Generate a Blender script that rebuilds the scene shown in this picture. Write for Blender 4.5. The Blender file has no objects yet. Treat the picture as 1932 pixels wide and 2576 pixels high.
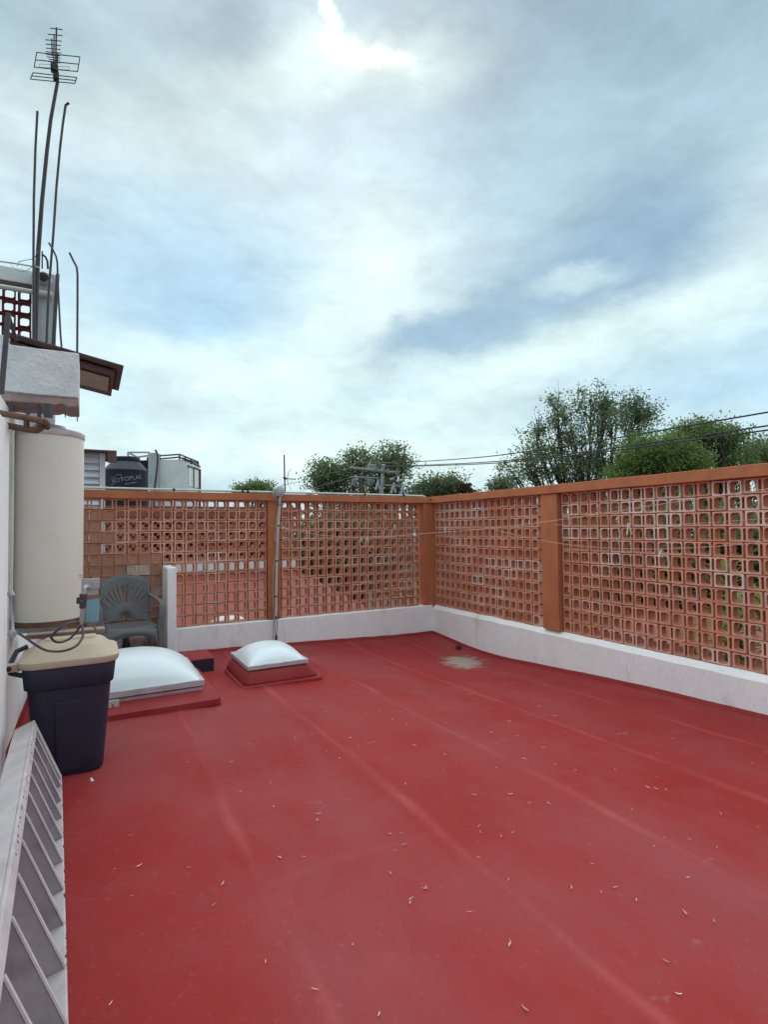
import bpy, math, random
import numpy as np
from mathutils import Vector, Matrix
R = math.radians
random.seed(7); rng = np.random.default_rng(7)
scene = bpy.context.scene
col = scene.collection

# ------------------------------------------------------------------ camera
FPX = 1354.0
CAM = Vector((-4.236, -6.343, 1.5))
_az, _p, _r = R(61.3), R(1.73), R(.57)
_F = Vector((math.cos(_az), math.sin(_az), 0)); _R = Vector((math.sin(_az), -math.cos(_az), 0)); _U = Vector((0, 0, 1))
F1 = math.cos(_p)*_F + math.sin(_p)*_U
U1 = -math.sin(_p)*_F + math.cos(_p)*_U
R1 = math.cos(_r)*_R - math.sin(_r)*U1
U2 = math.cos(_r)*U1 + math.sin(_r)*_R
cam = bpy.data.cameras.new('camera'); cam_o = bpy.data.objects.new('camera', cam); col.objects.link(cam_o)
cam.sensor_fit = 'VERTICAL'; cam.sensor_height = 24.0; cam.lens = 24.0*FPX/2576.0
cam.clip_start = .05; cam.clip_end = 3000
M = Matrix((( R1.x, U2.x, -F1.x, CAM.x), (R1.y, U2.y, -F1.y, CAM.y), (R1.z, U2.z, -F1.z, CAM.z), (0, 0, 0, 1)))
cam_o.matrix_world = M
scene.camera = cam_o

def ray(x, y): return F1 + R1*((x-966)/FPX) + U2*((1288-y)/FPX)
def at(x, y, d): return CAM + ray(x, y)*d            # a measured point of the photograph at its real distance
def onax(i, v, x, y):
    q = ray(x, y); return CAM + q*((v-CAM[i])/q[i])
def azel(x, y):
    q = ray(x, y).normalized(); return math.degrees(math.atan2(q.y, q.x)), math.degrees(math.asin(q.z))

# ------------------------------------------------------------------ light
SUN_AZ, SUN_EL = azel(880, 130)
sun = bpy.data.lights.new('sun', 'SUN'); sun.energy = 1.5; sun.angle = R(155); sun.color = (1, .97, .93)
sun_o = bpy.data.objects.new('sun', sun); col.objects.link(sun_o)
_sd = Vector((math.cos(R(SUN_AZ))*math.cos(R(SUN_EL)), math.sin(R(SUN_AZ))*math.cos(R(SUN_EL)), math.sin(R(SUN_EL))))
sun_o.rotation_euler = _sd.to_track_quat('Z', 'Y').to_euler()
sun_o.location = (0, 0, 30)

world = bpy.data.worlds.new('World'); scene.world = world; world.use_nodes = True
def srgb(r, g, b):
    f = lambda c: (c/255/12.92) if c/255 <= .04045 else ((c/255+.055)/1.055)**2.4
    return (f(r), f(g), f(b), 1)
def build_sky():
    nt = world.node_tree; N = nt.nodes; L = nt.links; N.clear()
    def m(op, a, b=None, c=None, clamp=False):
        n = N.new('ShaderNodeMath'); n.operation = op; n.use_clamp = clamp
        for i, v in enumerate((a, b, c)):
            if v is None: continue
            if isinstance(v, (int, float)): n.inputs[i].default_value = v
            else: L.new(v, n.inputs[i])
        return n.outputs[0]
    def mixc(f, a, b):
        n = N.new('ShaderNodeMix'); n.data_type = 'RGBA'
        for k, v in (('Factor', f), ('A', a), ('B', b)):
            i = [s for s in n.inputs if s.name == k and s.enabled][0]
            if isinstance(v, (int, float, tuple)): i.default_value = v
            else: L.new(v, i)
        return [o for o in n.outputs if o.enabled][0]
    tc = N.new('ShaderNodeTexCoord'); d = tc.outputs['Generated']
    sp = N.new('ShaderNodeSeparateXYZ'); L.new(d, sp.inputs[0])
    def noise(scale, detail=6, rough=.55, vec=None, w=None, dist=0):
        n = N.new('ShaderNodeTexNoise'); n.inputs['Scale'].default_value = scale; n.inputs['Detail'].default_value = detail
        n.inputs['Roughness'].default_value = rough; n.inputs['Distortion'].default_value = dist
        L.new(vec or d, n.inputs['Vector']); return n
    # squash towards the horizon so clouds flatten with distance
    mp = N.new('ShaderNodeMapping'); mp.inputs['Scale'].default_value = (1, 1, 2.2); L.new(d, mp.inputs['Vector'])
    w1 = noise(2.6, 5, .55, mp.outputs[0]); w2 = noise(7, 7, .62, mp.outputs[0])
    s1 = N.new('ShaderNodeSeparateColor'); L.new(w1.outputs['Color'], s1.inputs[0])
    s2 = N.new('ShaderNodeSeparateColor'); L.new(w2.outputs['Color'], s2.inputs[0])
    az = m('MULTIPLY', m('ARCTAN2', sp.outputs[1], sp.outputs[0]), 57.2958)
    el = m('MULTIPLY', m('ARCSINE', sp.outputs[2]), 57.2958)
    az = m('ADD', az, m('MULTIPLY', m('SUBTRACT', s1.outputs[0], .5), 9))
    az = m('ADD', az, m('MULTIPLY', m('SUBTRACT', s2.outputs[0], .5), 9))
    el = m('ADD', el, m('MULTIPLY', m('SUBTRACT', s1.outputs[1], .5), 6))
    el = m('ADD', el, m('MULTIPLY', m('SUBTRACT', s2.outputs[1], .5), 6))
    base = noise(2.2, 8, .58, mp.outputs[0], dist=.4)
    rp = N.new('ShaderNodeValToRGB'); L.new(base.outputs['Fac'], rp.inputs[0])
    e = rp.color_ramp.elements; e[0].position = .38; e[0].color = srgb(150, 180, 203); e[1].position = .61; e[1].color = srgb(216, 229, 232)
    k = rp.color_ramp.elements.new(.5); k.color = srgb(189, 208, 219)
    c = rp.outputs[0]
    def blob(c, x, y, sx, sy, rot, colr, a, sharp=1.0):
        a0, e0 = azel(x, y)
        ce = math.cos(R(e0))
        dx = m('MULTIPLY', m('SUBTRACT', az, a0), -ce); dy = m('SUBTRACT', el, e0)
        cr, sr = math.cos(R(rot)), math.sin(R(rot))
        kx, ky = 1354*math.pi/180/sx, 1354*math.pi/180/sy
        u = m('ADD', m('MULTIPLY', dx, cr*kx), m('MULTIPLY', dy, sr*kx))
        v = m('ADD', m('MULTIPLY', dx, -sr*ky), m('MULTIPLY', dy, cr*ky))
        q = m('ADD', m('MULTIPLY', u, u), m('MULTIPLY', v, v))
        q = m('POWER', q, sharp)
        g = m('MULTIPLY', m('EXPONENT', m('MULTIPLY', q, -.5)), a, clamp=True)
        return mixc(g, c, srgb(*colr))
    B = [
      (300, 330, 420, 260, 0, (206, 218, 224), .85, 1),
      (1700, 260, 380, 260, 0, (168, 190, 206), .9, 1),
      (1120, 520, 260, 150, 0, (172, 198, 217), .9, 1),
      (540, 760, 230, 110, 15, (152, 192, 224), .95, 1.1),
      (380, 640, 160, 80, 10, (176, 204, 226), .8, 1),
      (1850, 480, 230, 70, 10, (200, 215, 223), .8, 1),
      (930, 640, 130, 80, 20, (219, 233, 234), .9, 1),
      (1000, 800, 170, 60, 0, (222, 236, 237), .8, 1),
      (1700, 820, 300, 70, 14, (216, 231, 236), .9, 1),
      (1250, 920, 420, 65, 8, (226, 240, 238), .95, 1.2),
      (650, 960, 330, 50, -6, (224, 240, 240), .9, 1),
      (1850, 960, 190, 80, 0, (176, 206, 228), .9, 1),
      (950, 1000, 170, 26, 5, (192, 217, 228), .7, 1),
      (500, 1060, 260, 32, -4, (190, 216, 228), .6, 1),
      (800, 1150, 700, 60, 0, (224, 240, 240), .8, 1),
      (1190, 815, 190, 52, 22, (146, 173, 196), .95, 1.3),
      (1390, 710, 230, 72, 30, (146, 173, 196), .95, 1.3),
      (1590, 605, 150, 85, 25, (138, 165, 190), .98, 1.3),
      (1110, 838, 80, 34, 0, (140, 172, 199), .8, 1.3),
      (1465, 690, 66, 22, 4, (200, 218, 224), .7, 1.3),
      (940, 235, 110, 55, 30, (168, 190, 206), .85, 1),
      (1650, 110, 320, 110, 0, (150, 173, 190), .85, 1),
      (20, 20, 200, 70, 0, (160, 182, 192), .9, 1),
      (1250, 15, 520, 100, 3, (140, 163, 182), .95, 1.3),
      (1060, 85, 200, 56, 0, (132, 155, 176), .9, 1.3),
      (630, 25, 95, 70, 0, (126, 150, 170), .98, 1.4),
      (860, 170, 190, 48, 8, (216, 230, 231), .75, 1.2),
      (745, 105, 70, 46, 0, (200, 218, 226), .6, 1),
      (806, 48, 12, 30, 0, (236, 246, 246), .8, 1.5),
      (888, 140, 62, 18, -6, (255, 255, 252), 1.3, 1.4),
    ]
    for b in B: c = blob(c, *b)
    # cloud grain
    fine = noise(6.5, 9, .62, mp.outputs[0], dist=.3)
    fin2 = noise(17, 8, .66, mp.outputs[0], dist=.6)
    gain = m('ADD', m('ADD', m('MULTIPLY', m('SUBTRACT', fine.outputs['Fac'], .5), .60), m('MULTIPLY', m('SUBTRACT', fin2.outputs['Fac'], .5), .26)), .98)
    # overcast skies are brighter towards the zenith
    zen = m('ADD', 1.0, m('MULTIPLY', m('MAXIMUM', m('SUBTRACT', sp.outputs[2], .66), 0), 1.5))
    gain = m('MULTIPLY', gain, zen)
    tint = N.new('ShaderNodeVectorMath'); tint.operation = 'MULTIPLY'; L.new(c, tint.inputs[0]); tint.inputs[1].default_value = (.965, 1.03, 1.0)
    vm = N.new('ShaderNodeVectorMath'); vm.operation = 'SCALE'; L.new(tint.outputs[0], vm.inputs[0]); L.new(gain, vm.inputs['Scale'])
    sky = N.new('ShaderNodeTexSky'); sky.sky_type = 'NISHITA'; sky.sun_disc = False
    sky.sun_elevation = R(SUN_EL); sky.sun_rotation = R(90-SUN_AZ); sky.dust_density = 2
    b1 = N.new('ShaderNodeBackground'); b1.inputs['Strength'].default_value = .1; L.new(sky.outputs[0], b1.inputs['Color'])
    b2 = N.new('ShaderNodeBackground'); b2.inputs['Strength'].default_value = SKY; L.new(vm.outputs[0], b2.inputs['Color'])
    mx = N.new('ShaderNodeMixShader'); mx.inputs[0].default_value = .95
    L.new(b1.outputs[0], mx.inputs[1]); L.new(b2.outputs[0], mx.inputs[2])
    out = N.new('ShaderNodeOutputWorld'); L.new(mx.outputs[0], out.inputs['Surface'])
SKY = .745
build_sky()
scene.view_settings.view_transform = 'Standard'; scene.view_settings.look = 'None'
scene.view_settings.exposure = .70; scene.view_settings.gamma = 1
scene.cycles.max_bounces = 6; scene.cycles.diffuse_bounces = 4
try: scene.world.cycles.sampling_method = 'AUTOMATIC'
except Exception: pass

# ------------------------------------------------------------------ materials
MATS = {}
def mat(name, c1, c2=None, rough=.7, scale=6, bump=.0, bscale=60, spec=.4, metal=0, amount=1.0, detail=6, lo=.35, hi=.68,
        c3=None, c3scale=1.2, c3lo=.55, c3hi=.75, objcol=False, randv=0, stretch=None, trans=0, emis=0, coat=0):
    if name in MATS: return MATS[name]
    mt = bpy.data.materials.new(name); mt.use_nodes = True; MATS[name] = mt
    nt = mt.node_tree; N = nt.nodes; L = nt.links
    bs = N['Principled BSDF']; bs.inputs['Roughness'].default_value = rough
    bs.inputs['Specular IOR Level'].default_value = spec; bs.inputs['Metallic'].default_value = metal
    if coat: bs.inputs['Coat Weight'].default_value = coat
    geo = N.new('ShaderNodeNewGeometry'); vec = geo.outputs['Position']
    if stretch:
        mp = N.new('ShaderNodeMapping'); mp.inputs['Scale'].default_value = stretch; L.new(vec, mp.inputs[0]); vec = mp.outputs[0]
    def nz(s, d=detail):
        n = N.new('ShaderNodeTexNoise'); n.inputs['Scale'].default_value = s; n.inputs['Detail'].default_value = d
        n.inputs['Roughness'].default_value = .62; L.new(vec, n.inputs['Vector']); return n.outputs['Fac']
    def mr(x, a, b, c=0, d=1):
        n = N.new('ShaderNodeMapRange'); L.new(x, n.inputs[0])
        for i, v in enumerate((a, b, c, d)): n.inputs[i+1].default_value = v
        return n.outputs[0]
    def mix(f, a, b, mode='MIX'):
        n = N.new('ShaderNodeMix'); n.data_type = 'RGBA'; n.blend_type = mode
        ins = {s.name: s for s in n.inputs if s.enabled}
        for k, v in (('Factor', f), ('A', a), ('B', b)):
            if isinstance(v, (int, float)): ins[k].default_value = v
            elif isinstance(v, tuple): ins[k].default_value = (*v[:3], 1)
            else: L.new(v, ins[k])
        return [o for o in n.outputs if o.enabled][0]
    if objcol:
        oi = N.new('ShaderNodeObjectInfo'); c = oi.outputs['Color']
        if c2: c = mix(mr(nz(scale), lo, hi, 0, amount), c, c2)
    else:
        c = mix(mr(nz(scale), lo, hi, 0, amount), tuple(c1), tuple(c2 or c1))
    if c3: c = mix(mr(nz(c3scale, 9), c3lo, c3hi), c, tuple(c3))
    if randv:
        oi = N.new('ShaderNodeObjectInfo'); hs = N.new('ShaderNodeHueSaturation')
        L.new(mr(oi.outputs['Random'], 0, 1, 1-randv, 1+randv), hs.inputs['Value']); L.new(c, hs.inputs['Color']); c = hs.outputs[0]
    L.new(c, bs.inputs['Base Color'])
    if bump:
        bm = N.new('ShaderNodeBump'); bm.inputs['Strength'].default_value = 1; bm.inputs['Distance'].default_value = bump
        L.new(nz(bscale, 5), bm.inputs['Height']); L.new(bm.outputs[0], bs.inputs['Normal'])
    if trans:
        tr = N.new('ShaderNodeBsdfTranslucent'); L.new(c, tr.inputs[0])
        ms = N.new('ShaderNodeMixShader'); ms.inputs[0].default_value = trans
        L.new(bs.outputs[0], ms.inputs[1]); L.new(tr.outputs[0], ms.inputs[2])
        L.new(ms.outputs[0], N['Material Output'].inputs['Surface'])
    return mt
white_wall = mat('white_paint', (.87, .87, .875), (.80, .80, .81), .85, 3, .008, 38, .2, c3=(.50, .48, .48), c3scale=3.4, c3lo=.58, c3hi=.84, stretch=(1, 1, .35))
orange = mat('orange_paint', (.49, .175, .080), (.42, .145, .068), .8, 5, .002, 70, .2, c3=(.30, .11, .065), c3scale=3.4, c3lo=.48, c3hi=.74, stretch=(1, 1, .45))
orange_top = mat('orange_cap_top', (.5, .2, .09), (.42, .16, .075), .8, 8, .002, 80, .2)
brick_m = mat('terracotta', (.5, .2, .12), (.52, .24, .155), .85, 16, .0025, 120, .2, objcol=True, lo=.3, hi=.75, amount=.6, randv=.10,
              c3=(.52, .40, .34), c3scale=3.3, c3lo=.60, c3hi=.82)
flat_m = mat('dark_red_clay', (.15, .02, .03), (.10, .015, .02), .85, 14, .002, 90, .15, objcol=True, amount=.5)
brick_in = mat('shaded_clay_inside', (.50, .20, .125), (.41, .15, .09), .9, 14, .002, 90, .15, c3=(.25, .10, .07), c3scale=4, c3lo=.5, c3hi=.8)  # darker than the brick faces: shade inside the openings, put into the colour
brick_fill = mat('plastered_block', (.42, .2, .13), (.40, .20, .135), .9, 7, .004, 70, .15, objcol=True, amount=.6, randv=.05)
mortar_m = mat('terracotta_mortar', (.36, .13, .08), (.26, .09, .06), .95, 14, .004, 90, .1)
red_m = mat('red_roof_coating', (.27, .016, .017), (.30, .034, .036), .62, 4, .0012, 260, .35)
cream_m = mat('cream_enamel', (.70, .66, .59), (.66, .61, .55), .45, 3, .0004, 20, .4, c3=(.5, .42, .35), c3scale=1.1, c3lo=.6, c3hi=.9)
rust_m = mat('rusty_steel', (.17, .09, .05), (.09, .05, .035), .8, 30, .001, 150, .3)
dark_m = mat('dark_steel', (.05, .045, .055), (.09, .07, .07), .6, 20, .0005, 100, .4)
galv_m = mat('galvanised', (.42, .43, .44), (.30, .31, .32), .45, 14, .0003, 60, .5, metal=.3)
pvc_m = mat('pale_pipe', (.55, .56, .52), (.45, .46, .43), .5, 9, 0, 60, .4)
green_pipe = mat('pale_green_pipe', (.55, .66, .60), (.45, .56, .52), .5, 9, 0, 60, .4)
navy_m = mat('navy_plastic', (.018, .018, .040), (.024, .023, .044), .55, 8, .0006, 220, .4)
tan_m = mat('tan_plastic', (.52, .42, .31), (.46, .37, .28), .55, 4, .0006, 160, .4, c3=(.38, .31, .24), c3scale=2.5)
gray_m = mat('gray_plastic', (.118, .114, .118), (.098, .095, .10), .5, 6, .0004, 150, .4)
dome_m = mat('opal_acrylic', (.72, .79, .82), (.68, .75, .78), .28, 2, 0, 60, .5)
alu_m = mat('weathered_aluminium', (.55, .51, .53), (.38, .34, .36), .5, 9, .0005, 90, .5, metal=.15, c3=(.30, .25, .25), c3scale=5, c3lo=.6, c3hi=.8, stretch=(1, 1, 3))
black_m = mat('black_rubber', (.02, .02, .024), (.03, .03, .035), .6, 10)
hose_m = mat('hose_rubber', (.05, .035, .045), (.08, .06, .07), .5, 12)
slat_m = mat('shaded_dirty_slat_steel', (.40, .36, .38), (.30, .26, .28), .6, 7, .0008, 120, .3, c3=(.20, .15, .15), c3scale=5, c3lo=.58, c3hi=.8)  # base tone darkened to paint in the shade on blade faces; blotches are dirt
grille_m = mat('dirty_white_steel', (.58, .54, .54), (.45, .41, .42), .55, 9, .0008, 120, .35, c3=(.30, .24, .24), c3scale=7, c3lo=.60, c3hi=.80)
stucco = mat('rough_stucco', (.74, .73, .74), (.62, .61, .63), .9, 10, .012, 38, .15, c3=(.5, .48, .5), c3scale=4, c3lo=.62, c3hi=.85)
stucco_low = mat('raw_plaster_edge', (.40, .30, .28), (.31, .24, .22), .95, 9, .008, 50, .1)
brown_m = mat('brown_fibreboard', (.10, .065, .06), (.14, .09, .08), .8, 7, .001, 60, .2)
beige_board = mat('beige_board', (.36, .29, .22), (.28, .23, .18), .8, 6, .001, 60, .2)
darkred_m = mat('dark_red_block', (.24, .05, .05), (.18, .04, .045), .8, 12, .001, 60, .2)
petal_m = mat('dry_petal', (.72, .52, .40), (.50, .28, .18), .7, 6, 0, randv=.3)
drain_m = mat('drain_rust', (.05, .012, .012), (.08, .02, .02), .7, 12)
string_m = mat('clothesline_cord', (.50, .35, .29), (.4, .28, .23), .7, 12)
pin_m = mat('pin_plastic', (.6, .66, .6), (.5, .56, .52), .5, 12, objcol=True, amount=.3)
util_m = mat('weathered_utility_steel', (.24, .25, .26), (.16, .17, .18), .7, 6)
concrete_m = mat('pole_concrete', (.40, .40, .38), (.31, .31, .29), .9, 6, .002, 40, .2)
wood_m = mat('pole_timber', (.16, .10, .07), (.10, .065, .05), .9, 12, .002, 40, .2)
cable_m = mat('cable', (.03, .03, .04), (.04, .04, .05), .6, 3)
tank_m = mat('black_tank_plastic', (.012, .013, .022), (.018, .018, .03), .7, 3, 0, 60, .2)
shoulder_m = mat('tank_shoulder_plastic', (.07, .075, .09), (.05, .055, .07), .7, 3, 0, 60, .2)
print_m = mat('tank_print', (.17, .19, .25), (.11, .13, .18), .7, 8)
louvre_m = mat('painted_louvre', (.58, .62, .66), (.5, .54, .58), .6, 5)
nred_m = mat('neighbour_red_roof', (.27, .06, .045), (.22, .05, .038), .75, 2, .001, 60, .25)
nwhite = mat('neighbour_white', (.72, .73, .72), (.62, .63, .62), .85, 2)
ngrey = mat('neighbour_grey', (.42, .44, .46), (.36, .38, .40), .85, 2)
nbrown = mat('neighbour_brown_beam', (.28, .09, .055), (.22, .07, .045), .85, 2)
nwall = mat('neighbour_pink_wall', (.42, .24, .19), (.34, .19, .15), .9, 1.5)
glass_m = mat('dull_glass', (.33, .36, .35), (.28, .31, .30), .15, 2, spec=.6)
leafA = mat('leaf_olive_green', (.19, .25, .10), (.13, .18, .07), .6, 1.2, spec=.2, trans=.45)
leafB = mat('leaf_bright_green', (.18, .26, .07), (.13, .19, .055), .6, 1.0, spec=.2, trans=.45)
leafC = mat('leaf_dark_green', (.16, .20, .105), (.11, .145, .075), .6, 1.0, spec=.2, trans=.45)
leafR = mat('leaf_reddish', (.10, .05, .04), (.05, .04, .03), .6, 1.0, spec=.2, trans=.45)
leafY = mat('leaf_yellow_green', (.30, .30, .08), (.16, .20, .05), .6, 2.0, spec=.2, trans=.45)
bark_m = mat('bark', (.07, .06, .05), (.045, .038, .034), .95, 9)
ground_m = mat('ground_earth', (.09, .08, .06), (.05, .055, .03), .95, .4)
blue_m = mat('blue_sheet', (.20, .36, .44), (.17, .31, .39), .5, 5)
pot_m = mat('pale_pot', (.42, .34, .30), (.34, .28, .25), .8, 12)
bluebucket = mat('pale_blue_plastic', (.50, .60, .66), (.44, .54, .60), .5, 8)

# ------------------------------------------------------------------ mesh helpers
class MB:
    def __init__(s): s.v = []; s.f = []; s.m = []; s.mi = 0
    def add(s, vs, fs):
        o = len(s.v); s.v += [tuple(p) for p in vs]; s.f += [tuple(i+o for i in f) for f in fs]; s.m += [s.mi]*len(fs); return s
    def box(s, x0, x1, y0, y1, z0, z1, mx=None):
        vs = [Vector((x, y, z)) for z in (z0, z1) for y in (y0, y1) for x in (x0, x1)]
        if mx is not None: vs = [mx @ v for v in vs]
        return s.add(vs, [(0, 2, 3, 1), (4, 5, 7, 6), (0, 1, 5, 4), (2, 6, 7, 3), (0, 4, 6, 2), (1, 3, 7, 5)])
    def tube(s, pts, r, n=8, cap=True):
        pts = [Vector(p) for p in pts]; rs = r if isinstance(r, (list, tuple)) else [r]*len(pts)
        vs = []; up = None
        for i, p in enumerate(pts):
            t = (pts[min(i+1, len(pts)-1)] - pts[max(i-1, 0)])
            if t.length < 1e-9: t = Vector((0, 0, 1))
            t.normalize()
            if up is None: up = t.orthogonal().normalized()
            up = (up - t*up.dot(t))
            if up.length < 1e-6: up = t.orthogonal()
            up.normalize(); w = t.cross(up)
            for k in range(n):
                a = 2*math.pi*k/n; vs.append(p + (up*math.cos(a) + w*math.sin(a))*rs[i])
        fs = [(i*n+k, i*n+(k+1) % n, (i+1)*n+(k+1) % n, (i+1)*n+k) for i in range(len(pts)-1) for k in range(n)]
        if cap: fs += [tuple(range(n))[::-1], tuple(range((len(pts)-1)*n, len(pts)*n))]
        return s.add(vs, fs)
    def lathe(s, prof, c, n=32, mx=None):
        vs = [];
        for (r, z) in prof:
            for k in range(n):
                a = 2*math.pi*k/n; v = Vector((r*math.cos(a), r*math.sin(a), z)); v = mx @ v if mx is not None else v
                vs.append(v + Vector(c))
        fs = [(i*n+k, i*n+(k+1) % n, (i+1)*n+(k+1) % n, (i+1)*n+k) for i in range(len(prof)-1) for k in range(n)]
        fs += [tuple(range(n))[::-1], tuple(range((len(prof)-1)*n, len(prof)*n))]
        return s.add(vs, fs)
    def rings(s, rings, close=True):
        n = len(rings[0]); vs = [p for r_ in rings for p in r_]
        fs = [(i*n+k, i*n+(k+1) % n, (i+1)*n+(k+1) % n, (i+1)*n+k) for i in range(len(rings)-1) for k in range(n)]
        if close: fs += [tuple(range(n))[::-1], tuple(range((len(rings)-1)*n, len(rings)*n))]
        return s.add(vs, fs)
    def mesh(s, name, mats, smooth=False):
        me = bpy.data.meshes.new(name); me.from_pydata(s.v, [], s.f)
        for mm in (mats if isinstance(mats, (list, tuple)) else [mats]): me.materials.append(mm)
        if any(s.m): me.polygons.foreach_set('material_index', s.m)
        if smooth:
            me.polygons.foreach_set('use_smooth', [True]*len(me.polygons))
            try: me.set_sharp_from_angle(angle=R(40))
            except Exception: pass
        me.update(); return me
    def build(s, name, mats, parent=None, smooth=False, bevel=0, **kw):
        return link(name, s.mesh(name, mats, smooth), parent, bevel, **kw)
def link(name, me, parent=None, bevel=0, loc=None, rot=None):
    o = bpy.data.objects.new(name, me); col.objects.link(o)
    if parent is not None: o.parent = parent
    if loc is not None: o.location = loc
    if rot is not None: o.rotation_euler = rot
    if bevel:
        b = o.modifiers.new('bevel', 'BEVEL'); b.width = bevel; b.segments = 2; b.limit_method = 'ANGLE'; b.angle_limit = R(40)
    return o
def tag(o, label=None, cat=None, group=None, kind=None):
    if label: o['label'] = label
    if cat: o['category'] = cat
    if group: o['group'] = group
    if kind: o['kind'] = kind
    return o
def empty(name, loc=(0, 0, 0), rz=0, **kw):
    o = bpy.data.objects.new(name, None); col.objects.link(o); o.location = loc; o.rotation_euler = (0, 0, rz); o.empty_display_size = .1
    return tag(o, **kw)
def keep(o, parent):           # parent an object whose mesh is in world coordinates to a thing standing at its own base
    o.parent = parent
    o.matrix_parent_inverse = parent.matrix_basis.inverted(); return o
def wob(t, s=0.):
    return math.sin(t*3.1+s)*.5 + math.sin(t*7.7+1.3*s)*.3 + math.sin(t*17.3+2.1*s)*.2
def rrect(cx, cy, w, d, r, z, n=5):
    pts = []
    for (sx, sy, a0) in ((1, 1, 0), (-1, 1, 90), (-1, -1, 180), (1, -1, 270)):
        for k in range(n+1):
            a = R(a0 + 90*k/n); pts.append(Vector((cx + sx*(w/2-r) + r*math.cos(a), cy + sy*(d/2-r) + r*math.sin(a), z)))
    return pts

# ------------------------------------------------------------------ roof floor
def fz(x, y):
    r = math.sqrt((x+.1)**2+(y+1.2)**2+.30)-.25; d = max(0, min(-x, -y, 2))
    return -.085+.255*(1-math.exp(-r/1.9))+.02*d
def onfl(x, y):
    z = .15
    for _ in range(12): P = onax(2, z, x, y); z = fz(P.x, P.y)
    return Vector((P.x, P.y, z))
SEAMS = (-4.43, -3.66, -2.89, -2.127, -1.36, -.60)
def build_floor():
    xs = np.linspace(-4.70, .03, 330); ys = np.linspace(-9.2, .03, 470)
    X, Y = np.meshgrid(xs, ys)
    r = np.sqrt((X+.1)**2+(Y+1.2)**2+.30)-.25; d = np.clip(np.minimum(-X, -Y), 0, 2)
    Z = -.085+.255*(1-np.exp(-r/1.9))+.02*d
    seam = np.zeros_like(X)
    for i, s in enumerate(SEAMS):
        w = s + .012*np.sin(Y*2.3+i*1.7) + .006*np.sin(Y*9.1+i)
        g = np.exp(-((X-w)/(.019+.007*np.sin(Y*3.3+i)))**2)*(.7+.3*np.sin(Y*5.1+i*2.1))
        seam += g
        Z += .0065*(1/(1+np.exp(-(X-w)/.006)))*np.exp(-np.maximum(X-w, 0)/.09) + .0012*g
    # cross laps and a few blisters
    for (x0, x1, y0, yw) in ((-2.127, -1.36, -2.95, .03), (-3.66, -2.89, -4.35, .03), (-1.36, -.6, -4.1, .03)):
        inn = ((X > x0) & (X < x1)); g = np.exp(-((Y-y0-.02*np.sin(X*7))/.022)**2)*inn; seam += .28*g; Z += .002*g
    for (bx, by, br) in ((-2.78, -2.95, .10), (-3.45, -4.9, .09), (-1.7, -3.5, .13)):
        g = np.exp(-(((X-bx)**2+(Y-by)**2)/br**2)); Z += .004*g; seam += .35*g
    Z += .0016*np.sin(X*3.7+Y*1.3)*np.sin(Y*2.9-X*.7) + .0007*np.sin(X*13+Y*7)*np.sin(Y*11)
    # worn concrete patch near the drain (long soft ellipse)
    a = math.radians(52); px_, py_ = -.55, -1.42
    u = (X-px_)*math.cos(a)+(Y-py_)*math.sin(a); v = -(X-px_)*math.sin(a)+(Y-py_)*math.cos(a)
    patch = np.exp(-((u/.46)**2+(v/.24)**2)**1.3)
    n = X.size; nx = len(xs); ny = len(ys)
    co = np.stack([X, Y, Z], -1).reshape(-1, 3)
    i = np.arange(nx-1)[None, :]+np.arange(ny-1)[:, None]*nx
    q = np.stack([i, i+1, i+nx+1, i+nx], -1).reshape(-1, 4)
    me = bpy.data.meshes.new('roof_floor'); me.from_pydata(co.tolist(), [], q.tolist())
    me.polygons.foreach_set('use_smooth', [True]*len(me.polygons))
    for nm, arr in (('seam', seam), ('patch', patch)):
        at_ = me.attributes.new(nm, 'FLOAT', 'POINT'); at_.data.foreach_set('value', np.clip(arr, 0, 1.2).astype(np.float32).ravel())
    mt = bpy.data.materials.new('red_waterproof_membrane'); mt.use_nodes = True
    nt = mt.node_tree; N = nt.nodes; L = nt.links; bs = N['Principled BSDF']
    geo = N.new('ShaderNodeNewGeometry')
    def nz(s, dt=6, sc=None, ro=.6):
        v = geo.outputs['Position']
        if sc: mp = N.new('ShaderNodeMapping'); mp.inputs['Scale'].default_value = sc; L.new(v, mp.inputs[0]); v = mp.outputs[0]
        nn = N.new('ShaderNodeTexNoise'); nn.inputs['Scale'].default_value = s; nn.inputs['Detail'].default_value = dt; nn.inputs['Roughness'].default_value = ro
        L.new(v, nn.inputs['Vector']); return nn.outputs['Fac']
    def mr(x, a0, b0, c0=0, d0=1):
        nn = N.new('ShaderNodeMapRange'); L.new(x, nn.inputs[0])
        for k, vv in enumerate((a0, b0, c0, d0)): nn.inputs[k+1].default_value = vv
        return nn.outputs[0]
    def mix(f, a0, b0, mode='MIX'):
        nn = N.new('ShaderNodeMix'); nn.data_type = 'RGBA'; nn.blend_type = mode
        ins = {s.name: s for s in nn.inputs if s.enabled}
        for k, vv in (('Factor', f), ('A', a0), ('B', b0)):
            if isinstance(vv, (int, float)): ins[k].default_value = vv
            elif isinstance(vv, tuple): ins[k].default_value = (*vv, 1)
            else: L.new(vv, ins[k])
        return [o for o in nn.outputs if o.enabled][0]
    def mth(op, a0, b0):
        nn = N.new('ShaderNodeMath'); nn.operation = op
        for k, vv in enumerate((a0, b0)):
            if isinstance(vv, (int, float)): nn.inputs[k].default_value = vv
            else: L.new(vv, nn.inputs[k])
        return nn.outputs[0]
    c = mix(mr(nz(1.1, 5), .36, .66), RED1, RED2)
    c = mix(mr(nz(.9, 8, (1.3, .55, 1)), .44, .72, 0, .85), c, REDD)         # dusty, scuffed areas
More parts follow.
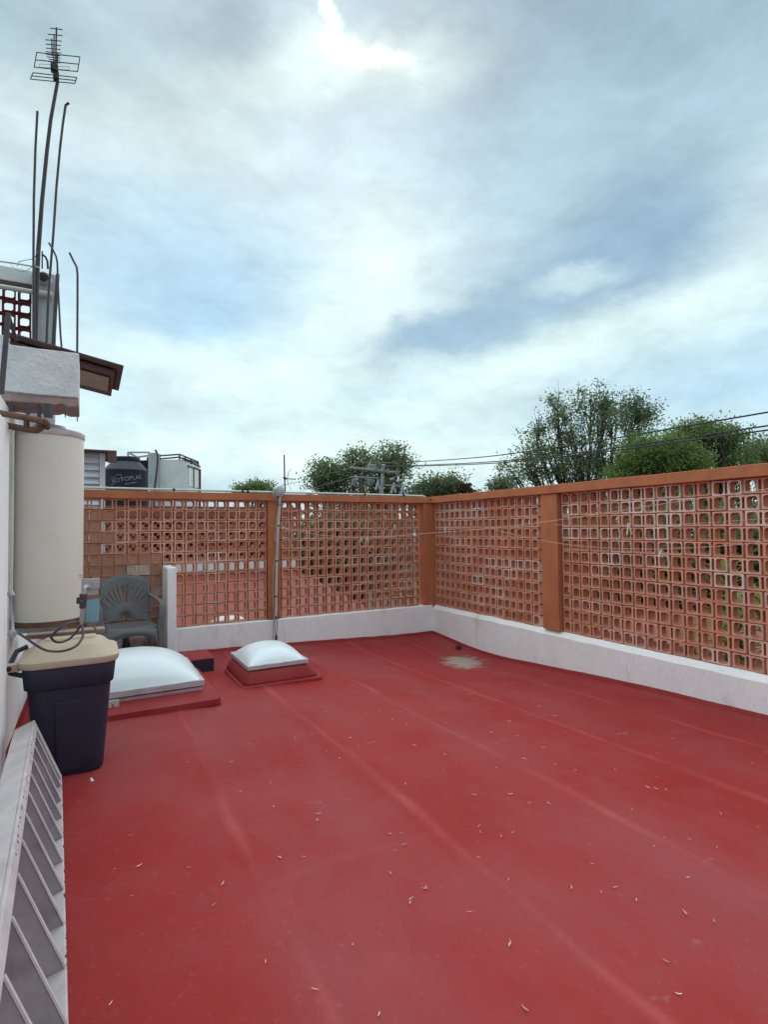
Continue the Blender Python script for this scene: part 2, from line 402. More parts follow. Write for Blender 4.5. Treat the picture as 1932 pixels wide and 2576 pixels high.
    c = mix(mr(nz(5, 8), .52, .8, 0, .35), c, (.24, .055, .055))
    c = mix(mr(nz(38, 4), .60, .8, 0, .35), c, (.40, .13, .12))
    sa = N.new('ShaderNodeAttribute'); sa.attribute_name = 'seam'
    c = mix(mth('MULTIPLY', sa.outputs['Fac'], mr(nz(3, 4), .35, .68, .22, .80)), c, (.40, .070, .068))
    pa = N.new('ShaderNodeAttribute'); pa.attribute_name = 'patch'
    pf = mth('ADD', pa.outputs['Fac'], mth('MULTIPLY', mth('SUBTRACT', nz(5, 9, (1, 2.4, 1)), .5), 2.2))
    c = mix(mr(pf, .36, .85, 0, .92), c, mix(nz(14, 5), (.38, .34, .29), (.29, .25, .20)))
    L.new(c, bs.inputs['Base Color'])
    L.new(mr(nz(2, 5), .3, .7, .55, .75), bs.inputs['Roughness']); bs.inputs['Specular IOR Level'].default_value = .26
    b1 = N.new('ShaderNodeBump'); b1.inputs['Distance'].default_value = .0011; L.new(nz(230, 3), b1.inputs['Height'])
    b2 = N.new('ShaderNodeBump'); b2.inputs['Distance'].default_value = .005; L.new(nz(9, 5), b2.inputs['Height']); L.new(b1.outputs[0], b2.inputs['Normal'])
    L.new(b2.outputs[0], bs.inputs['Normal'])
    me.materials.append(mt)
    tag(link('roof_floor', me), kind='structure')
RED1, RED2, REDD = (.275, .012, .012), (.305, .023, .023), (.28, .058, .060)
build_floor()
tag(MB().box(-4.9, .18, -9.2, .18, -6.2, -.16).build('roof_slab', nwall), kind='structure')
g = MB(); g.add([(-400, -400, -6.2), (400, -400, -6.2), (400, 400, -6.2), (-400, 400, -6.2)], [(0, 1, 2, 3)])
tag(g.build('ground', ground_m), kind='structure')

def edge_strip(mb, p0, p1, nrm, h=.035, seed=0, thick=.004):
    p0, p1, nrm = Vector(p0), Vector(p1), Vector(nrm); L_ = (p1-p0).length; n = int(L_/.05)+2; A = []
    for i in range(n):
        t = i/(n-1); p = p0.lerp(p1, t); zf = fz(min(p.x, 0), min(p.y, 0)); hh = h*(1+.10*wob(t*L_*1.1, seed)+.05*wob(t*L_*6, seed+1))
        A.append([Vector((p.x, p.y, zf-.02))+nrm*(thick+.012), Vector((p.x, p.y, zf+hh*.6))+nrm*(thick+.003), Vector((p.x, p.y, zf+hh))+nrm*.001])
    vs = [q for a in A for q in a]; fs = []
    for i in range(n-1):
        for k in range(2): fs.append((i*3+k, (i+1)*3+k, (i+1)*3+k+1, i*3+k+1))
    mb.add(vs, fs)

# ------------------------------------------------------------------ lattice walls
PH, PV, BD = .1181, .1187, .066          # half-brick pitch, course height, brick depth
Z0, Z1 = .42, 1.845
def lattice_mesh(name, halves, filled=False, jit=0.0, seed=0, mats=None):
    rr = random.Random(seed)
    Lx = halves*PH-(.005 if filled else .019); H = PV-.0065; t = .0108
    J = lambda a=1: rr.uniform(-jit, jit)*a
    cells = []                                    # opening rectangles (x0,x1)
    if halves == 2:
        hw = .0740; sl = .019
        web = (Lx-2*t-2*hw-sl)/2
        cells = [(t, t+hw), (t+hw+web, t+hw+web+sl), (Lx-t-hw, Lx-t)]
    else: cells = [(t, Lx-t)]
    z0, z1 = t, H-t*1.05
    cells = [(a+J(), b+J()) for a, b in cells]
    mb = MB(); fr = .0065 if filled else BD
    xs = [0]+[q for c in cells for q in c]+[Lx]
    # front (y=0) and back (y=BD) faces as strips
    def rect(x0, x1, za, zb, y, flip):
        v = [(x0, y, za), (x1, y, za), (x1, y, zb), (x0, y, zb)]
        mb.add(v, [(0, 1, 2, 3) if not flip else (3, 2, 1, 0)])
    sides = [(0, False)] if filled else [(0, False), (BD, True)]
    for y, fl in sides:
        rect(0, Lx, 0, z0, y, fl); rect(0, Lx, z1, H, y, fl)
        for i in range(0, len(xs), 2): rect(xs[i], xs[i+1], z0, z1, y, fl)
    if filled: rect(0, Lx, 0, H, BD, True)
    # outside
    for a, b in (((0, 0), (0, H)), ):
        mb.add([(0, 0, 0), (0, 0, H), (0, BD, H), (0, BD, 0)], [(0, 1, 2, 3)])
        mb.add([(Lx, 0, 0), (Lx, 0, H), (Lx, BD, H), (Lx, BD, 0)], [(3, 2, 1, 0)])
        mb.add([(0, 0, 0), (Lx, 0, 0), (Lx, BD, 0), (0, BD, 0)], [(3, 2, 1, 0)])
        mb.add([(0, 0, H), (Lx, 0, H), (Lx, BD, H), (0, BD, H)], [(0, 1, 2, 3)])
    for a, b in cells:
        ch = min(.013, (b-a)*.3)
        poly = [(a+ch, z0), (b-ch, z0), (b, z0+ch), (b, z1-ch), (b-ch, z1), (a+ch, z1), (a, z1-ch), (a, z0+ch)]
        n = 8; tp = .93                            # openings narrow slightly towards the back
        cx, cz = (a+b)/2, (z0+z1)/2
        fr_pts = [(x, 0, z) for x, z in poly]; bk = [(cx+(x-cx)*tp, fr, cz+(z-cz)*tp) for x, z in poly]
        bk2 = [(x, BD, z) for x, z in poly]
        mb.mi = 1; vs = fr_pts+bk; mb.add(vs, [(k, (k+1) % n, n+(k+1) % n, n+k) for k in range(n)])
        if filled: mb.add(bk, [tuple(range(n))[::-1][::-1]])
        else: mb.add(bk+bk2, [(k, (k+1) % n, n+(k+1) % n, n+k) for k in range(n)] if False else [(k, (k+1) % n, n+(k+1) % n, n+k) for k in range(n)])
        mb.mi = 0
        corners = [((a, z0), 7, 0), ((b, z0), 1, 2), ((b, z1), 3, 4), ((a, z1), 5, 6)]
        for (cxx, czz), i, j in corners:
            for y in ([0] if filled else [0, BD]):
                mb.add([(cxx, y, czz), (poly[i][0], y, poly[i][1]), (poly[j][0], y, poly[j][1])], [(0, 1, 2)])
    # nudge front lip for irregular clay
    mb.v = [(x+J(.5), y, z+J(.5)) if y == 0 and (x in (0, Lx) or z in (0, H)) else (x, y, z) for x, y, z in mb.v]
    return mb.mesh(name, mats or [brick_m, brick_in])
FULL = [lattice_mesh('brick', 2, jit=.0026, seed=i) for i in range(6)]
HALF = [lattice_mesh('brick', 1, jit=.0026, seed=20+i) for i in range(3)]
FULLF = [lattice_mesh('brick', 2, True, .002, 40+i, [brick_fill, brick_fill]) for i in range(4)]
HALFF = [lattice_mesh('brick', 1, True, .002, 50+i, [brick_fill, brick_fill]) for i in range(2)]
TERRA = [(.70, .345, .235), (.66, .315, .20), (.72, .38, .27), (.63, .28, .17), (.70, .40, .30), (.74, .46, .36)]
def lay(parent, org, rz, halves, rows, side, z0=Z0, filled=None, pal=None, meshes=None):
    """rows of perforated clay blocks in running bond; org = start corner of the front face."""
    d = Vector((math.cos(rz), math.sin(rz), 0)); nb = Vector((-math.sin(rz), math.cos(rz), 0))
    for r in range(rows):
        i = 0
        z = z0 + r*PV + .0033
        if (r % 2) == 1: seq = [1]+[2]*((halves-1)//2)+([1] if (halves-1) % 2 else [])
        else: seq = [2]*(halves//2)+([1] if halves % 2 else [])
        for h in seq:
            fl0 = filled(org + d*((i+h/2)*PH) + Vector((0, 0, z)), r) if filled else False
            p = org + d*(i*PH+(.0025 if fl0 else .0095)) + Vector((0, 0, z))
            c = p + d*(h*PH/2)
            fl = fl0
            me = meshes[h-1] if meshes else random.choice((FULLF if h == 2 else HALFF) if fl else (FULL if h == 2 else HALF))
            o = bpy.data.objects.new('brick', me); col.objects.link(o); o.parent = parent
            o.location = p + nb*random.uniform(-.003, .003) + Vector((0, 0, random.uniform(-.0015, .0015)))
            o.rotation_euler = (random.uniform(-.012, .012), random.uniform(-.009, .009), rz+random.uniform(-.022, .022))
            cc = list(random.choice(pal or TERRA))
            if fl:
                cc = [.43, .21, .14] if c.z > 1.0 else [.41, .24, .17]
            w = side(c, r)
            if random.random() < w: k = random.uniform(.35, .9); cc = [a*(1-k)+b*k for a, b in zip(cc, (.80, .72, .66))]
            o.color = (*cc, 1)
            i += h
def mortar(parent, org, rz, halves, rows, z0=Z0):
    mb = MB(); mx = Matrix.Translation(org) @ Matrix.Rotation(rz, 4, 'Z')
    for r in range(rows+1):
        z = z0+r*PV; mb.box(.001, halves*PH-.001, .012, BD-.010, z-.0048, z+.0048, mx)
    mb.build('mortar', mortar_m, parent)
def rough_box(mb, x0, x1, y0, y1, z0, z1, axis, step=.12, amp=.004, seed=0, chamf=None):
    """long wall block with slightly uneven top edge"""
    n = max(2, int(((x1-x0) if axis == 0 else (y1-y0))/step)); rings = []
    for i in range(n+1):
        t = i/n; a = (x0+(x1-x0)*t) if axis == 0 else (y0+(y1-y0)*t)
        w1, w2 = amp*wob(a*4, seed), amp*wob(a*5, seed+3)
        if axis == 0:
            rings.append([Vector((a, y0+w1*.6, z0)), Vector((a, y0+w2*.6, z1-.012+w1)), Vector((a, y0+.012, z1+w1)), Vector((a, y1, z1)), Vector((a, y1, z0))])
        else:
            cz, cx = chamf or (.012, .012)
            rings.append([Vector((x0+w1*.6, a, z0)), Vector((x0+w2*.6, a, z1-cz+w1)), Vector((x0+cx, a, z1-.002+w2)), Vector((x1, a, z1)), Vector((x1, a, z0))])
    mb.rings(rings)

LF = .05                                          # lattice face set back from the base wall face
bw = empty('lattice_wall', (-2.2, .05, 0), label='back lattice wall of terracotta blocks between orange columns, facing the viewer', cat='wall', kind='thing')
rw = empty('lattice_wall', (.05, -2.9, 0), label='right lattice wall of terracotta blocks running from the corner towards the viewer', cat='wall', kind='thing')
def K(o, p): return keep(o, p)
bwp = bpy.data.objects.new  # noqa
# things whose children are in world coordinates: base transform is a translation only
def child(mbo, name, mats, thing, **kw):
    o = mbo.build(name, mats, None, **kw); return keep(o, thing)
m_ = MB(); rough_box(m_, -3.445, 0, 0, .15, -.1, Z0-.002, 0, seed=2); child(m_, 'base_wall', white_wall, bw, smooth=True)
m_ = MB(); rough_box(m_, 0, .15, -9.2, -.0, -.1, Z0-.002, 1, seed=5, chamf=(.05, .046)); child(m_, 'base_wall', white_wall, rw, smooth=True)
m_ = MB(); edge_strip(m_, (-3.44, 0, 0), (0, 0, 0), (0, -1, 0), .035, 1); child(m_, 'membrane_edge', red_m, bw, smooth=True)
m_ = MB(); edge_strip(m_, (0, 0, 0), (0, -9.2, 0), (-1, 0, 0), .035, 3); child(m_, 'membrane_edge', red_m, rw, smooth=True)
def column(thing, x0, x1, y0, y1, z0=Z0+.001, z1=Z1-.001):
    child(MB().box(x0, x1, y0, y1, z0, z1), 'column', orange, thing, bevel=.006)
column(bw, -2.351, -2.206, .004, .146)
column(bw, -.128, .146, .004, .146)
column(bw, -4.86, -4.74, .004, .146, .0)
column(rw, -.001+.004, .146, -2.325, -2.100)
column(rw, .003, .146, -5.42, -5.20)
column(rw, .003, .146, -8.4, -8.2)
def cap(thing, pts, name='cap'):
    """capping beam swept along slightly uneven stations"""
    child(pts, name, [orange, orange_top], thing, bevel=.005)
def cap_mesh(axis, a0, a1, f0, f1, z0, z1, seed):
    mb = MB(); n = int((a1-a0)/.35); rings = []
    for i in range(n+1):
        a = a0+(a1-a0)*i/n; w = .003*wob(a*2.3, seed); u = .003*wob(a*3.1, seed+2)
        P = (lambda f, z: Vector((a, f, z))) if axis == 0 else (lambda f, z: Vector((f, a, z)))
        rings.append([P(f0+u, z0+w), P(f0+u*.6, z1+w), P(f1, z1+w), P(f1, z0+w)])
    mb.rings(rings); return mb
cap(bw, cap_mesh(0, -4.86, -.022, -.018, .165, Z1, 1.930, 1))
cap(rw, cap_mesh(1, -9.2, .166, -.018, .165, Z1, 1.936, 5))
# bricks
side_b = lambda c, r: .03
def side_r(c, r):
    if c.y > -1.1 and r >= 8: return .75 if c.y > -.6 else .3
    if c.y > -2.1 and r in (4, 5) and c.y < -1.2: return .3
    if c.y < -2.3 and r >= 8: return .6
    if c.y < -3.2 and r >= 6: return .25
    return .07
def fillb(c, r):
    if c.x < -3.53 and c.z < 1.20: return True
    if c.x < -4.10 and c.z < 1.62: return True
    return False
n1 = 19; o1 = -2.206+LF*0
# section between column and corner
w2 = (-.147+2.204); h2 = 17; s2 = w2/(h2*PH)
lay(bw, Vector((-2.204+(w2-h2*PH)/2, LF, 0)), 0, 17, 12, side_b)
mortar(bw, Vector((-2.204+(w2-h2*PH)/2, LF, 0)), 0, 17, 12)
lay(bw, Vector((-2.353-20*PH, LF, 0)), 0, 20, 12, side_b, filled=fillb)
mortar(bw, Vector((-2.353-20*PH, LF, 0)), 0, 20, 12)
lay(bw, Vector((-2.353-20*PH, LF, 0)), 0, 10, 2, side_b, z0=Z0-2*PV, filled=lambda c, r: True)
for o in [q for q in bpy.data.objects if q.name.startswith('brick') and q.parent == bw] + [q for q in bpy.data.objects if q.name.startswith('mortar') and q.parent == bw]:
    o.matrix_parent_inverse = bw.matrix_basis.inverted()
# right wall: running from the corner towards the camera (direction -y), front face towards -x
def lay_r(y_start, halves):
    lay(rw, Vector((LF, y_start, 0)), -math.pi/2, halves, 12, side_r)
    mortar(rw, Vector((LF, y_start, 0)), -math.pi/2, halves, 12)
lay_r(-.012, 17); lay_r(-2.337, 24)
for o in [q for q in bpy.data.objects if (q.name.startswith('brick') or q.name.startswith('mortar')) and q.parent == rw]:
    o.matrix_parent_inverse = rw.matrix_basis.inverted()
# plain infill behind the low left end (the wall there is plastered from the far side)
child(MB().box(-4.74, -3.50, LF+BD+.002, LF+BD+.05, -.1, 1.18), 'infill_panel', brick_fill, bw).color = (.42, .22, .15, 1)

# ------------------------------------------------------------------ left building
lb = empty('house_wall', (-4.7, -5, 0), label='white plastered house wall at the left edge beside the trash bin', cat='wall', kind='thing')
m_ = MB(); m_.box(-4.9, -4.60, -9.2, -3.02, -.1, 2.05); child(m_, 'near_wall', white_wall, lb, bevel=.012)
m_ = MB(); m_.box(-4.9, -4.655, -3.017, -.62, -.1, 2.23); child(m_, 'set_back_wall', white_wall, lb, bevel=.01)
m_ = MB(); edge_strip(m_, (-4.655, -3.02, 0), (-4.655, -.62, 0), (1, 0, 0), .05, 8); edge_strip(m_, (-4.60, -9.2, 0), (-4.60, -3.02, 0), (1, 0, 0), .05, 9)
child(m_, 'membrane_edge', red_m, lb, smooth=True)
# projecting stucco slab end
m_ = MB(); n = 48
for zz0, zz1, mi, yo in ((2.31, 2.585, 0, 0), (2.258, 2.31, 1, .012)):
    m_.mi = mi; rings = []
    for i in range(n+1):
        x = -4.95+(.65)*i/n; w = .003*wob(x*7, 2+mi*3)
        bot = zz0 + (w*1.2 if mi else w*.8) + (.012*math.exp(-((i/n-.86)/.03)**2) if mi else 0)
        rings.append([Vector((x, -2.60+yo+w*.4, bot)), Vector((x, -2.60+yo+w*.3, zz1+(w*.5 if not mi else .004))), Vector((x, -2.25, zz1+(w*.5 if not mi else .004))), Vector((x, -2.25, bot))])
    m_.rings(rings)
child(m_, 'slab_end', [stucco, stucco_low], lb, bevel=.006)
# lean-to roof
lt = empty('lean_to_roof', (-4.4, -1.5, 2.75), label='small brown lean-to roof sheet sticking out behind the stucco slab end', cat='roof', kind='thing')
def sheet(mb, xr, y0, y1, zoff, th, xl=-4.74):
    zr = 2.738+zoff; zl = zr+.19*(xr-xl)
    vs = [(xl, y0, zl), (xr, y0, zr), (xr, y1, zr), (xl, y1, zl)]
    vs += [(x, y, z-th) for x, y, z in vs]
    mb.add(vs, [(0, 1, 2, 3), (7, 6, 5, 4), (0, 4, 5, 1), (1, 5, 6, 2), (2, 6, 7, 3), (3, 7, 4, 0)])
m_ = MB(); sheet(m_, -4.02, -1.91, -1.12, .0, .012); child(m_, 'roof_sheet', brown_m, lt, bevel=.003)
m_ = MB(); sheet(m_, -4.075, -1.80, -.98, -.016, .02); child(m_, 'support_board', brown_m, lt, bevel=.003)
m_ = MB(); sheet(m_, -4.11, -1.66, -1.20, -.040, .006); child(m_, 'inset_panel', beige_board, lt)
# upper rooftop screen with pier
us = empty('rooftop_screen', (-5.0, -.3, 0), label='upper rooftop wall piece with small dark red lattice, white beam and white pier', cat='wall', kind='thing')
child(MB().box(-6.3, -4.655, -.615, .35, -.1, 3.24), 'lower_wall', white_wall, us, bevel=.01)
child(MB().box(-6.3, -4.705, -.60, -.48, 3.735, 3.865), 'beam', nwhite, us, bevel=.008)
child(MB().box(-6.3, -4.705, -.607, -.485, 3.70, 3.733), 'beam_soffit', brown_m, us)
child(MB().box(-4.703, -4.525, -.665, -.47, 2.2, 3.845), 'pier', ngrey, us, bevel=.01)
child(MB().box(-4.700, -4.645, -.680, -.667, 2.2, 3.60), 'pier_rib', ngrey, us, bevel=.004)
lay(us, Vector((-4.708-12*PH, -.58, 0)), 0, 12, 4, lambda c, r: 0, z0=3.225, pal=[(.15, .022, .035), (.13, .02, .032), (.17, .03, .04)], meshes=[lattice_mesh('brick', 1, jit=.002, seed=70, mats=[flat_m, flat_m]), lattice_mesh('brick', 2, jit=.002, seed=71, mats=[flat_m, flat_m])])
for o in us.children:
    if o.name.startswith('brick'): o.matrix_parent_inverse = us.matrix_basis.inverted()
m_ = MB(); m_.tube([(-6.3, -.71, 3.63), (-4.60, -.71, 3.63)], .022, 12); m_.tube([(-4.66, -.71, 3.63), (-4.60, -.71, 3.63)], .03, 12)
m_.tube([(-4.545, -.71, 3.63), (-4.60, -.71, 3.63)], .026, 12)
child(m_, 'drain_pipe', pvc_m, us, smooth=True)
lp = empty('wall_lamp', (-4.61, -.72, 3.76), label='small round dark wall lamp on the white pier below the antenna', cat='lamp')
m_ = MB(); m_.lathe([(.02, -.03), (.05, -.025), (.062, 0), (.055, .03), (.03, .04)], (0, 0, 0), 20, Matrix.Rotation(R(90), 4, 'X')); m_.build('lamp_body', galv_m, lp, smooth=True)
m_ = MB(); m_.lathe([(.0, .041), (.036, .043), (.04, .05), (.02, .055)], (0, 0, 0), 20, Matrix.Rotation(R(90), 4, 'X')); m_.build('lens', black_m, lp, smooth=True)

# ------------------------------------------------------------------ antenna and rods
def world_thing(name, base, label, cat, group=None, kind=None): return empty(name, base, label=label, cat=cat, group=group, kind=kind)
mast = [(144, 204), (126.6, 300), (117, 380), (104.5, 506), (95, 633), (91.6, 706), (89, 800), (87, 900)]
P_ = [at(x, y, 4.66) for x, y in mast]
an = world_thing('tv_antenna', P_[-1], 'tall leaning mast with a toothed television antenna on top', 'antenna')
m_ = MB(); m_.tube(P_, [.013, .014, .015, .016, .018, .019, .019, .019], 10); child(m_, 'mast', dark_m, an, smooth=True)
zr = 1337-204
def adepth(y): return 4.66*zr/(1337-y)
m_ = MB()
m_.tube([at(138, 190, 4.7), at(141, 70, adepth(70))], .006, 6); m_.tube([at(134, 150, 4.6), at(135, 86, 4.25)], .005, 6); m_.tube([at(130, 140, 4.55), at(129, 98, 4.3)], .005, 6)
m_.tube([at(134, 150, 4.6), at(137, 180, 4.68)], .007, 6); m_.tube([at(144, 135, 4.5), at(140, 186, 4.66)], .006, 6)
child(m_, 'boom', dark_m, an)
for (xa, xb, y) in ((125, 156, 71), (119, 156, 86), (113, 154, 100), (114, 152, 111), (115, 151, 121), (114, 153, 130), (116, 150, 137), (117, 151, 143), (122, 149, 149), (121, 150, 155)):
    d_ = adepth(y); m_ = MB(); m_.tube([at(xa, y, d_), at(xb, y+3.5, d_)], .0035, 5); child(m_, 'director', dark_m, an)
for fr in (((91, 132), (200, 143), (194, 180), (85, 169)), ((82, 183), (192, 195), (187, 210), (75, 199))):
    m_ = MB(); a, b, c_, d_ = [at(x, y, 4.66) for x, y in fr]
    for p, q in ((a, b), (b, c_), (c_, d_), (d_, a), ((a+d_)/2, (b+c_)/2)): m_.tube([p, q], .0042, 6)
    child(m_, 'reflector_frame', dark_m, an)
m_ = MB()
for fr in (((98, 161), (137, 163), (136, 171), (97, 169)), ((140, 166), (174, 168), (172, 176), (139, 174))):
    a, b, c_, d_ = [at(x, y, 4.6) for x, y in fr]
    for p, q in ((a, b), (b, c_), (c_, d_), (d_, a)): m_.tube([p, q], .002, 5)
child(m_, 'dipole_loop', galv_m, an)
m_ = MB(); q = at(136, 172, 4.63); m_.box(-.028, .028, -.03, .03, -.028, .024, Matrix.Translation(q)); child(m_, 'junction_box', black_m, an, bevel=.005)
m_ = MB(); q = at(140, 192, 4.65); m_.box(-.022, .022, -.03, .03, -.03, .03, Matrix.Translation(q)); child(m_, 'mast_clamp', dark_m, an, bevel=.004)
def rod(label, pts, d, r, m=dark_m, cat='metal rod', name='metal_rod', group=None, mats=None):
    P = [at(x, y, d) for x, y in pts]; mb = MB(); mb.tube(P, r, 8)
    o = mb.build(name, m, None, smooth=True); tag(o, label, cat, group); return o
rod('straight thin rod left of the antenna mast', [(93, 280), (88, 372), (84, 500), (83, 650), (84, 760), (85, 900)], 4.6, .0095)
rod('tall thin rod with a bent tip right of the antenna mast', [(173, 259), (169, 261), (164, 265), (157, 312), (150, 372), (141, 470), (133, 590), (126, 675), (121, 740), (117, 840), (114, 900)], 4.6, .0095)
rod('short bent reinforcing bar with hooked top beside the pier', [(122, 611), (131, 626), (140, 645), (143, 660), (144, 690), (146, 740), (151, 840), (156, 900)], 4.2, .007)
rod('dark pipe leaning against the right side of the white pier', [(144, 690), (138, 780), (132, 890)], 4.25, .014)
rod('lone bent reinforcing bar standing right of the others above the slab end', [(174, 636), (183, 655), (192, 672), (194, 690), (194, 760), (193, 910)], 4.02, .0075)
m_ = MB(); m_.tube([at(105, 632, 4.7), at(105, 676, 4.7)], .006, 6); m_.tube([at(105, 640, 4.7), at(113, 646, 4.7), at(118, 656, 4.7), at(119.5, 676, 4.7)], .009, 8)
tag(m_.build('metal_hook', dark_m, None, smooth=True), 'short dark curved metal hook on top of the white pier', 'metal rod')
m_ = MB(); m_.tube([at(94, 630, 4.64), at(88, 645, 4.64), (at(78, 652, 4.66)), at(60, 655, 4.7), at(48, 658, 4.72), at(42, 668, 4.76)], .0035, 5)
m_.tube([at(26, 666, 4.74), at(36, 677, 4.72), at(50, 684, 4.72), at(66, 681, 4.72), at(80, 671, 4.74)], .003, 5)
tag(m_.build('antenna_cable', galv_m, None, smooth=True), 'thin cable looping from the antenna mast onto the white beam', 'cable')
m_ = MB(); m_.tube([at(-6, 657, 4.6), at(40, 663, 4.62), at(98, 673, 4.62)], .007, 6)
tag(m_.build('wire_conduit', green_pipe, None, smooth=True), 'thin pale conduit lying on the beam of the upper screen', 'pipe')

# ------------------------------------------------------------------ water heater
hc = Vector((-4.462, -2.33, 0))
wh = empty('water_heater', (hc.x, hc.y, .93), label='tall cream cylindrical water heater mounted above the trash bin', cat='water heater')
HR = .190; HB, HT = .945, 2.125
m_ = MB(); m_.lathe([(HR-.012, 0), (HR-.002, .004), (HR, .012), (HR, .5), (HR+.001, .9), (HR, HT-HB-.03)], (0, 0, .015), 56); m_.build('tank', cream_m, wh, smooth=True)
m_ = MB(); m_.lathe([(HR+.002, HT-HB-.035), (HR+.006, HT-HB-.03), (HR+.006, HT-HB-.002), (HR-.01, HT-HB+.008), (.10, HT-HB+.02), (.085, HT-HB+.045), (.03, HT-HB+.05)], (0, 0, .015), 56); m_.build('top_cap', alu_m, wh, smooth=True)
m_ = MB(); m_.lathe([(HR-.03, -.022), (HR+.002, -.02), (HR+.003, .012), (HR-.006, .014)], (0, 0, .015), 56); m_.build('base_ring', rust_m, wh, smooth=True)
def wchild(mb, name, m, th, **kw): return child(mb, name, m, th, **kw)
m_ = MB(); q = at(224, 1476, 3.02); m_.box(-.035, .04, -.03, .03, -.045, .045, Matrix.Translation(q) @ Matrix.Rotation(R(12), 4, 'Z')); m_.box(-.04, .045, -.036, -.030, -.012, .05, Matrix.Translation(q) @ Matrix.Rotation(R(12), 4, 'Z'))
wchild(m_, 'thermostat_box', galv_m, wh, bevel=.005)
m_ = MB(); m_.tube([at(220, 1477, 2.96), at(214, 1476, 2.92), at(210, 1481, 2.9), at(209, 1496, 2.9)], .012, 10); wchild(m_, 'gas_elbow', galv_m, wh, smooth=True)
m_ = MB(); m_.tube([at(209, 1494, 2.9), at(207, 1530, 2.9)], [.02, .017], 12); m_.tube([at(207, 1508, 2.9), at(199, 1516, 2.86)], .009, 8); wchild(m_, 'gas_valve', dark_m, wh, smooth=True)
m_ = MB(); m_.tube([at(195, 1503, 2.86), at(197, 1518, 2.86)], [.006, .012], 8); wchild(m_, 'valve_lever', black_m, wh)
m_ = MB(); m_.tube([at(207, 1528, 2.9), at(206, 1552, 2.9), at(202, 1573, 2.9)], [.012, .012, .01], 10); wchild(m_, 'gas_pipe', galv_m, wh, smooth=True)
m_ = MB(); m_.tube([at(222, 1456, 3.05), at(228, 1450, 3.05), at(234, 1458, 3.05)], .007, 6); wchild(m_, 'copper_tube', rust_m, wh, smooth=True)
for yy in (1448, 1453):
    m_ = MB(); m_.tube([at(198, yy, 2.83), at(207, yy-1.5, 2.86)], .0018, 4); wchild(m_, 'printed_mark', dark_m, wh)
m_ = MB(); m_.tube([at(-8, 1038, 2.72), at(60, 1050, 2.72), at(110, 1060, 2.72), at(116, 1066, 2.74), at(117, 1074, 2.80)], .017, 10)
m_.tube([at(6, 1068, 2.74), at(60, 1079, 2.74), at(92, 1083, 2.74), at(101, 1078, 2.74), at(103, 1068, 2.74), at(98, 1062, 2.72)], .017, 10)
m_.tube([at(66, 1050, 2.72), at(66, 1082, 2.74)], .014, 8)
wchild(m_, 'water_pipes', rust_m, wh, smooth=True)
for yy in (-2.42, -2.24):
    m_ = MB(); m_.box(-4.653, -4.36, yy, yy+.035, .885, .922); wchild(m_, 'shelf_bracket', galv_m, wh, bevel=.003)
br = world_thing('steel_bracket', Vector((-4.6, -2.5, 2.2)), 'dark steel angle frame hanging under the stucco slab end above the heater', 'bracket')
m_ = MB(); m_.tube([at(2, 990, 2.74), at(20, 788, 2.80)], .016, 4); m_.tube([at(19, 788, 2.80), at(40, 858, 2.86)], .012, 4); child(m_, 'angle_bar', dark_m, br)
for (x, y0_, y1_, r_) in ((25, 1012, 1046, .010), (69, 1014, 1052, .012), (97, 1016, 1052, .011), (120, 1016, 1050, .024), (163, 1020, 1050, .003), (193.5, 1018, 1060, .003)):
    m_ = MB(); m_.tube([at(x, y0_, 3.08), at(x, y1_, 3.08)], r_, 6); child(m_, 'hanger', dark_m, br)
m_ = MB(); m_.tube([at(29, 1082, 2.82), at(28.5, 1200, 2.83), at(27, 1350, 2.83), at(25, 1492, 2.83)], .0105, 10)
tag(m_.build('standing_pipe', pvc_m, None, smooth=True), 'thin cream vertical pipe on the wall left of the water heater', 'pipe')
m_ = MB(); m_.tube([at(25, 1490, 2.83), at(26, 1530, 2.83), at(30, 1560, 2.83), at(31, 1590, 2.80)], .008, 8); m_.tube([at(22, 1488, 2.83), at(29, 1500, 2.83)], .016, 8); m_.tube([at(24, 1592, 2.8), at(36, 1596, 2.8)], .02, 8)
tag(m_.build('pipe_end', galv_m, None, smooth=True), 'grey valve and thin pipe end below the cream pipe beside the bin lid', 'pipe')
hp = [(203, 1570, 2.92), (190, 1566, 2.86), (170, 1569, 2.8), (150, 1580, 2.76), (132, 1596, 2.74), (128, 1604, 2.74), (138, 1614, 2.78), (155, 1615, 2.82), (175, 1606, 2.86), (192, 1588, 2.88), (202, 1574, 2.88), (208, 1586, 2.84), (207, 1602, 2.78), (194, 1622, 2.72), (172, 1634, 2.68), (145, 1639, 2.66), (115, 1636, 2.66), (88, 1622, 2.68), (66, 1606, 2.72), (46, 1594, 2.76)]
def smooth_path(P, k=5):
    out = []
    for i in range(len(P)-1):
        p0, p1, p2, p3 = P[max(i-1, 0)], P[i], P[i+1], P[min(i+2, len(P)-1)]
        for j in range(k):
            t = j/k; out.append(.5*((2*p1)+(-p0+p2)*t+(2*p0-5*p1+4*p2-p3)*t*t+(-p0+3*p1-3*p2+p3)*t**3))
    return out+[P[-1]]
m_ = MB(); m_.tube(smooth_path([at(*p) for p in hp]), .0062, 8)
tag(m_.build('gas_hose', hose_m, None, smooth=True), 'thin dark hose looping down over the tan bin lid', 'hose')

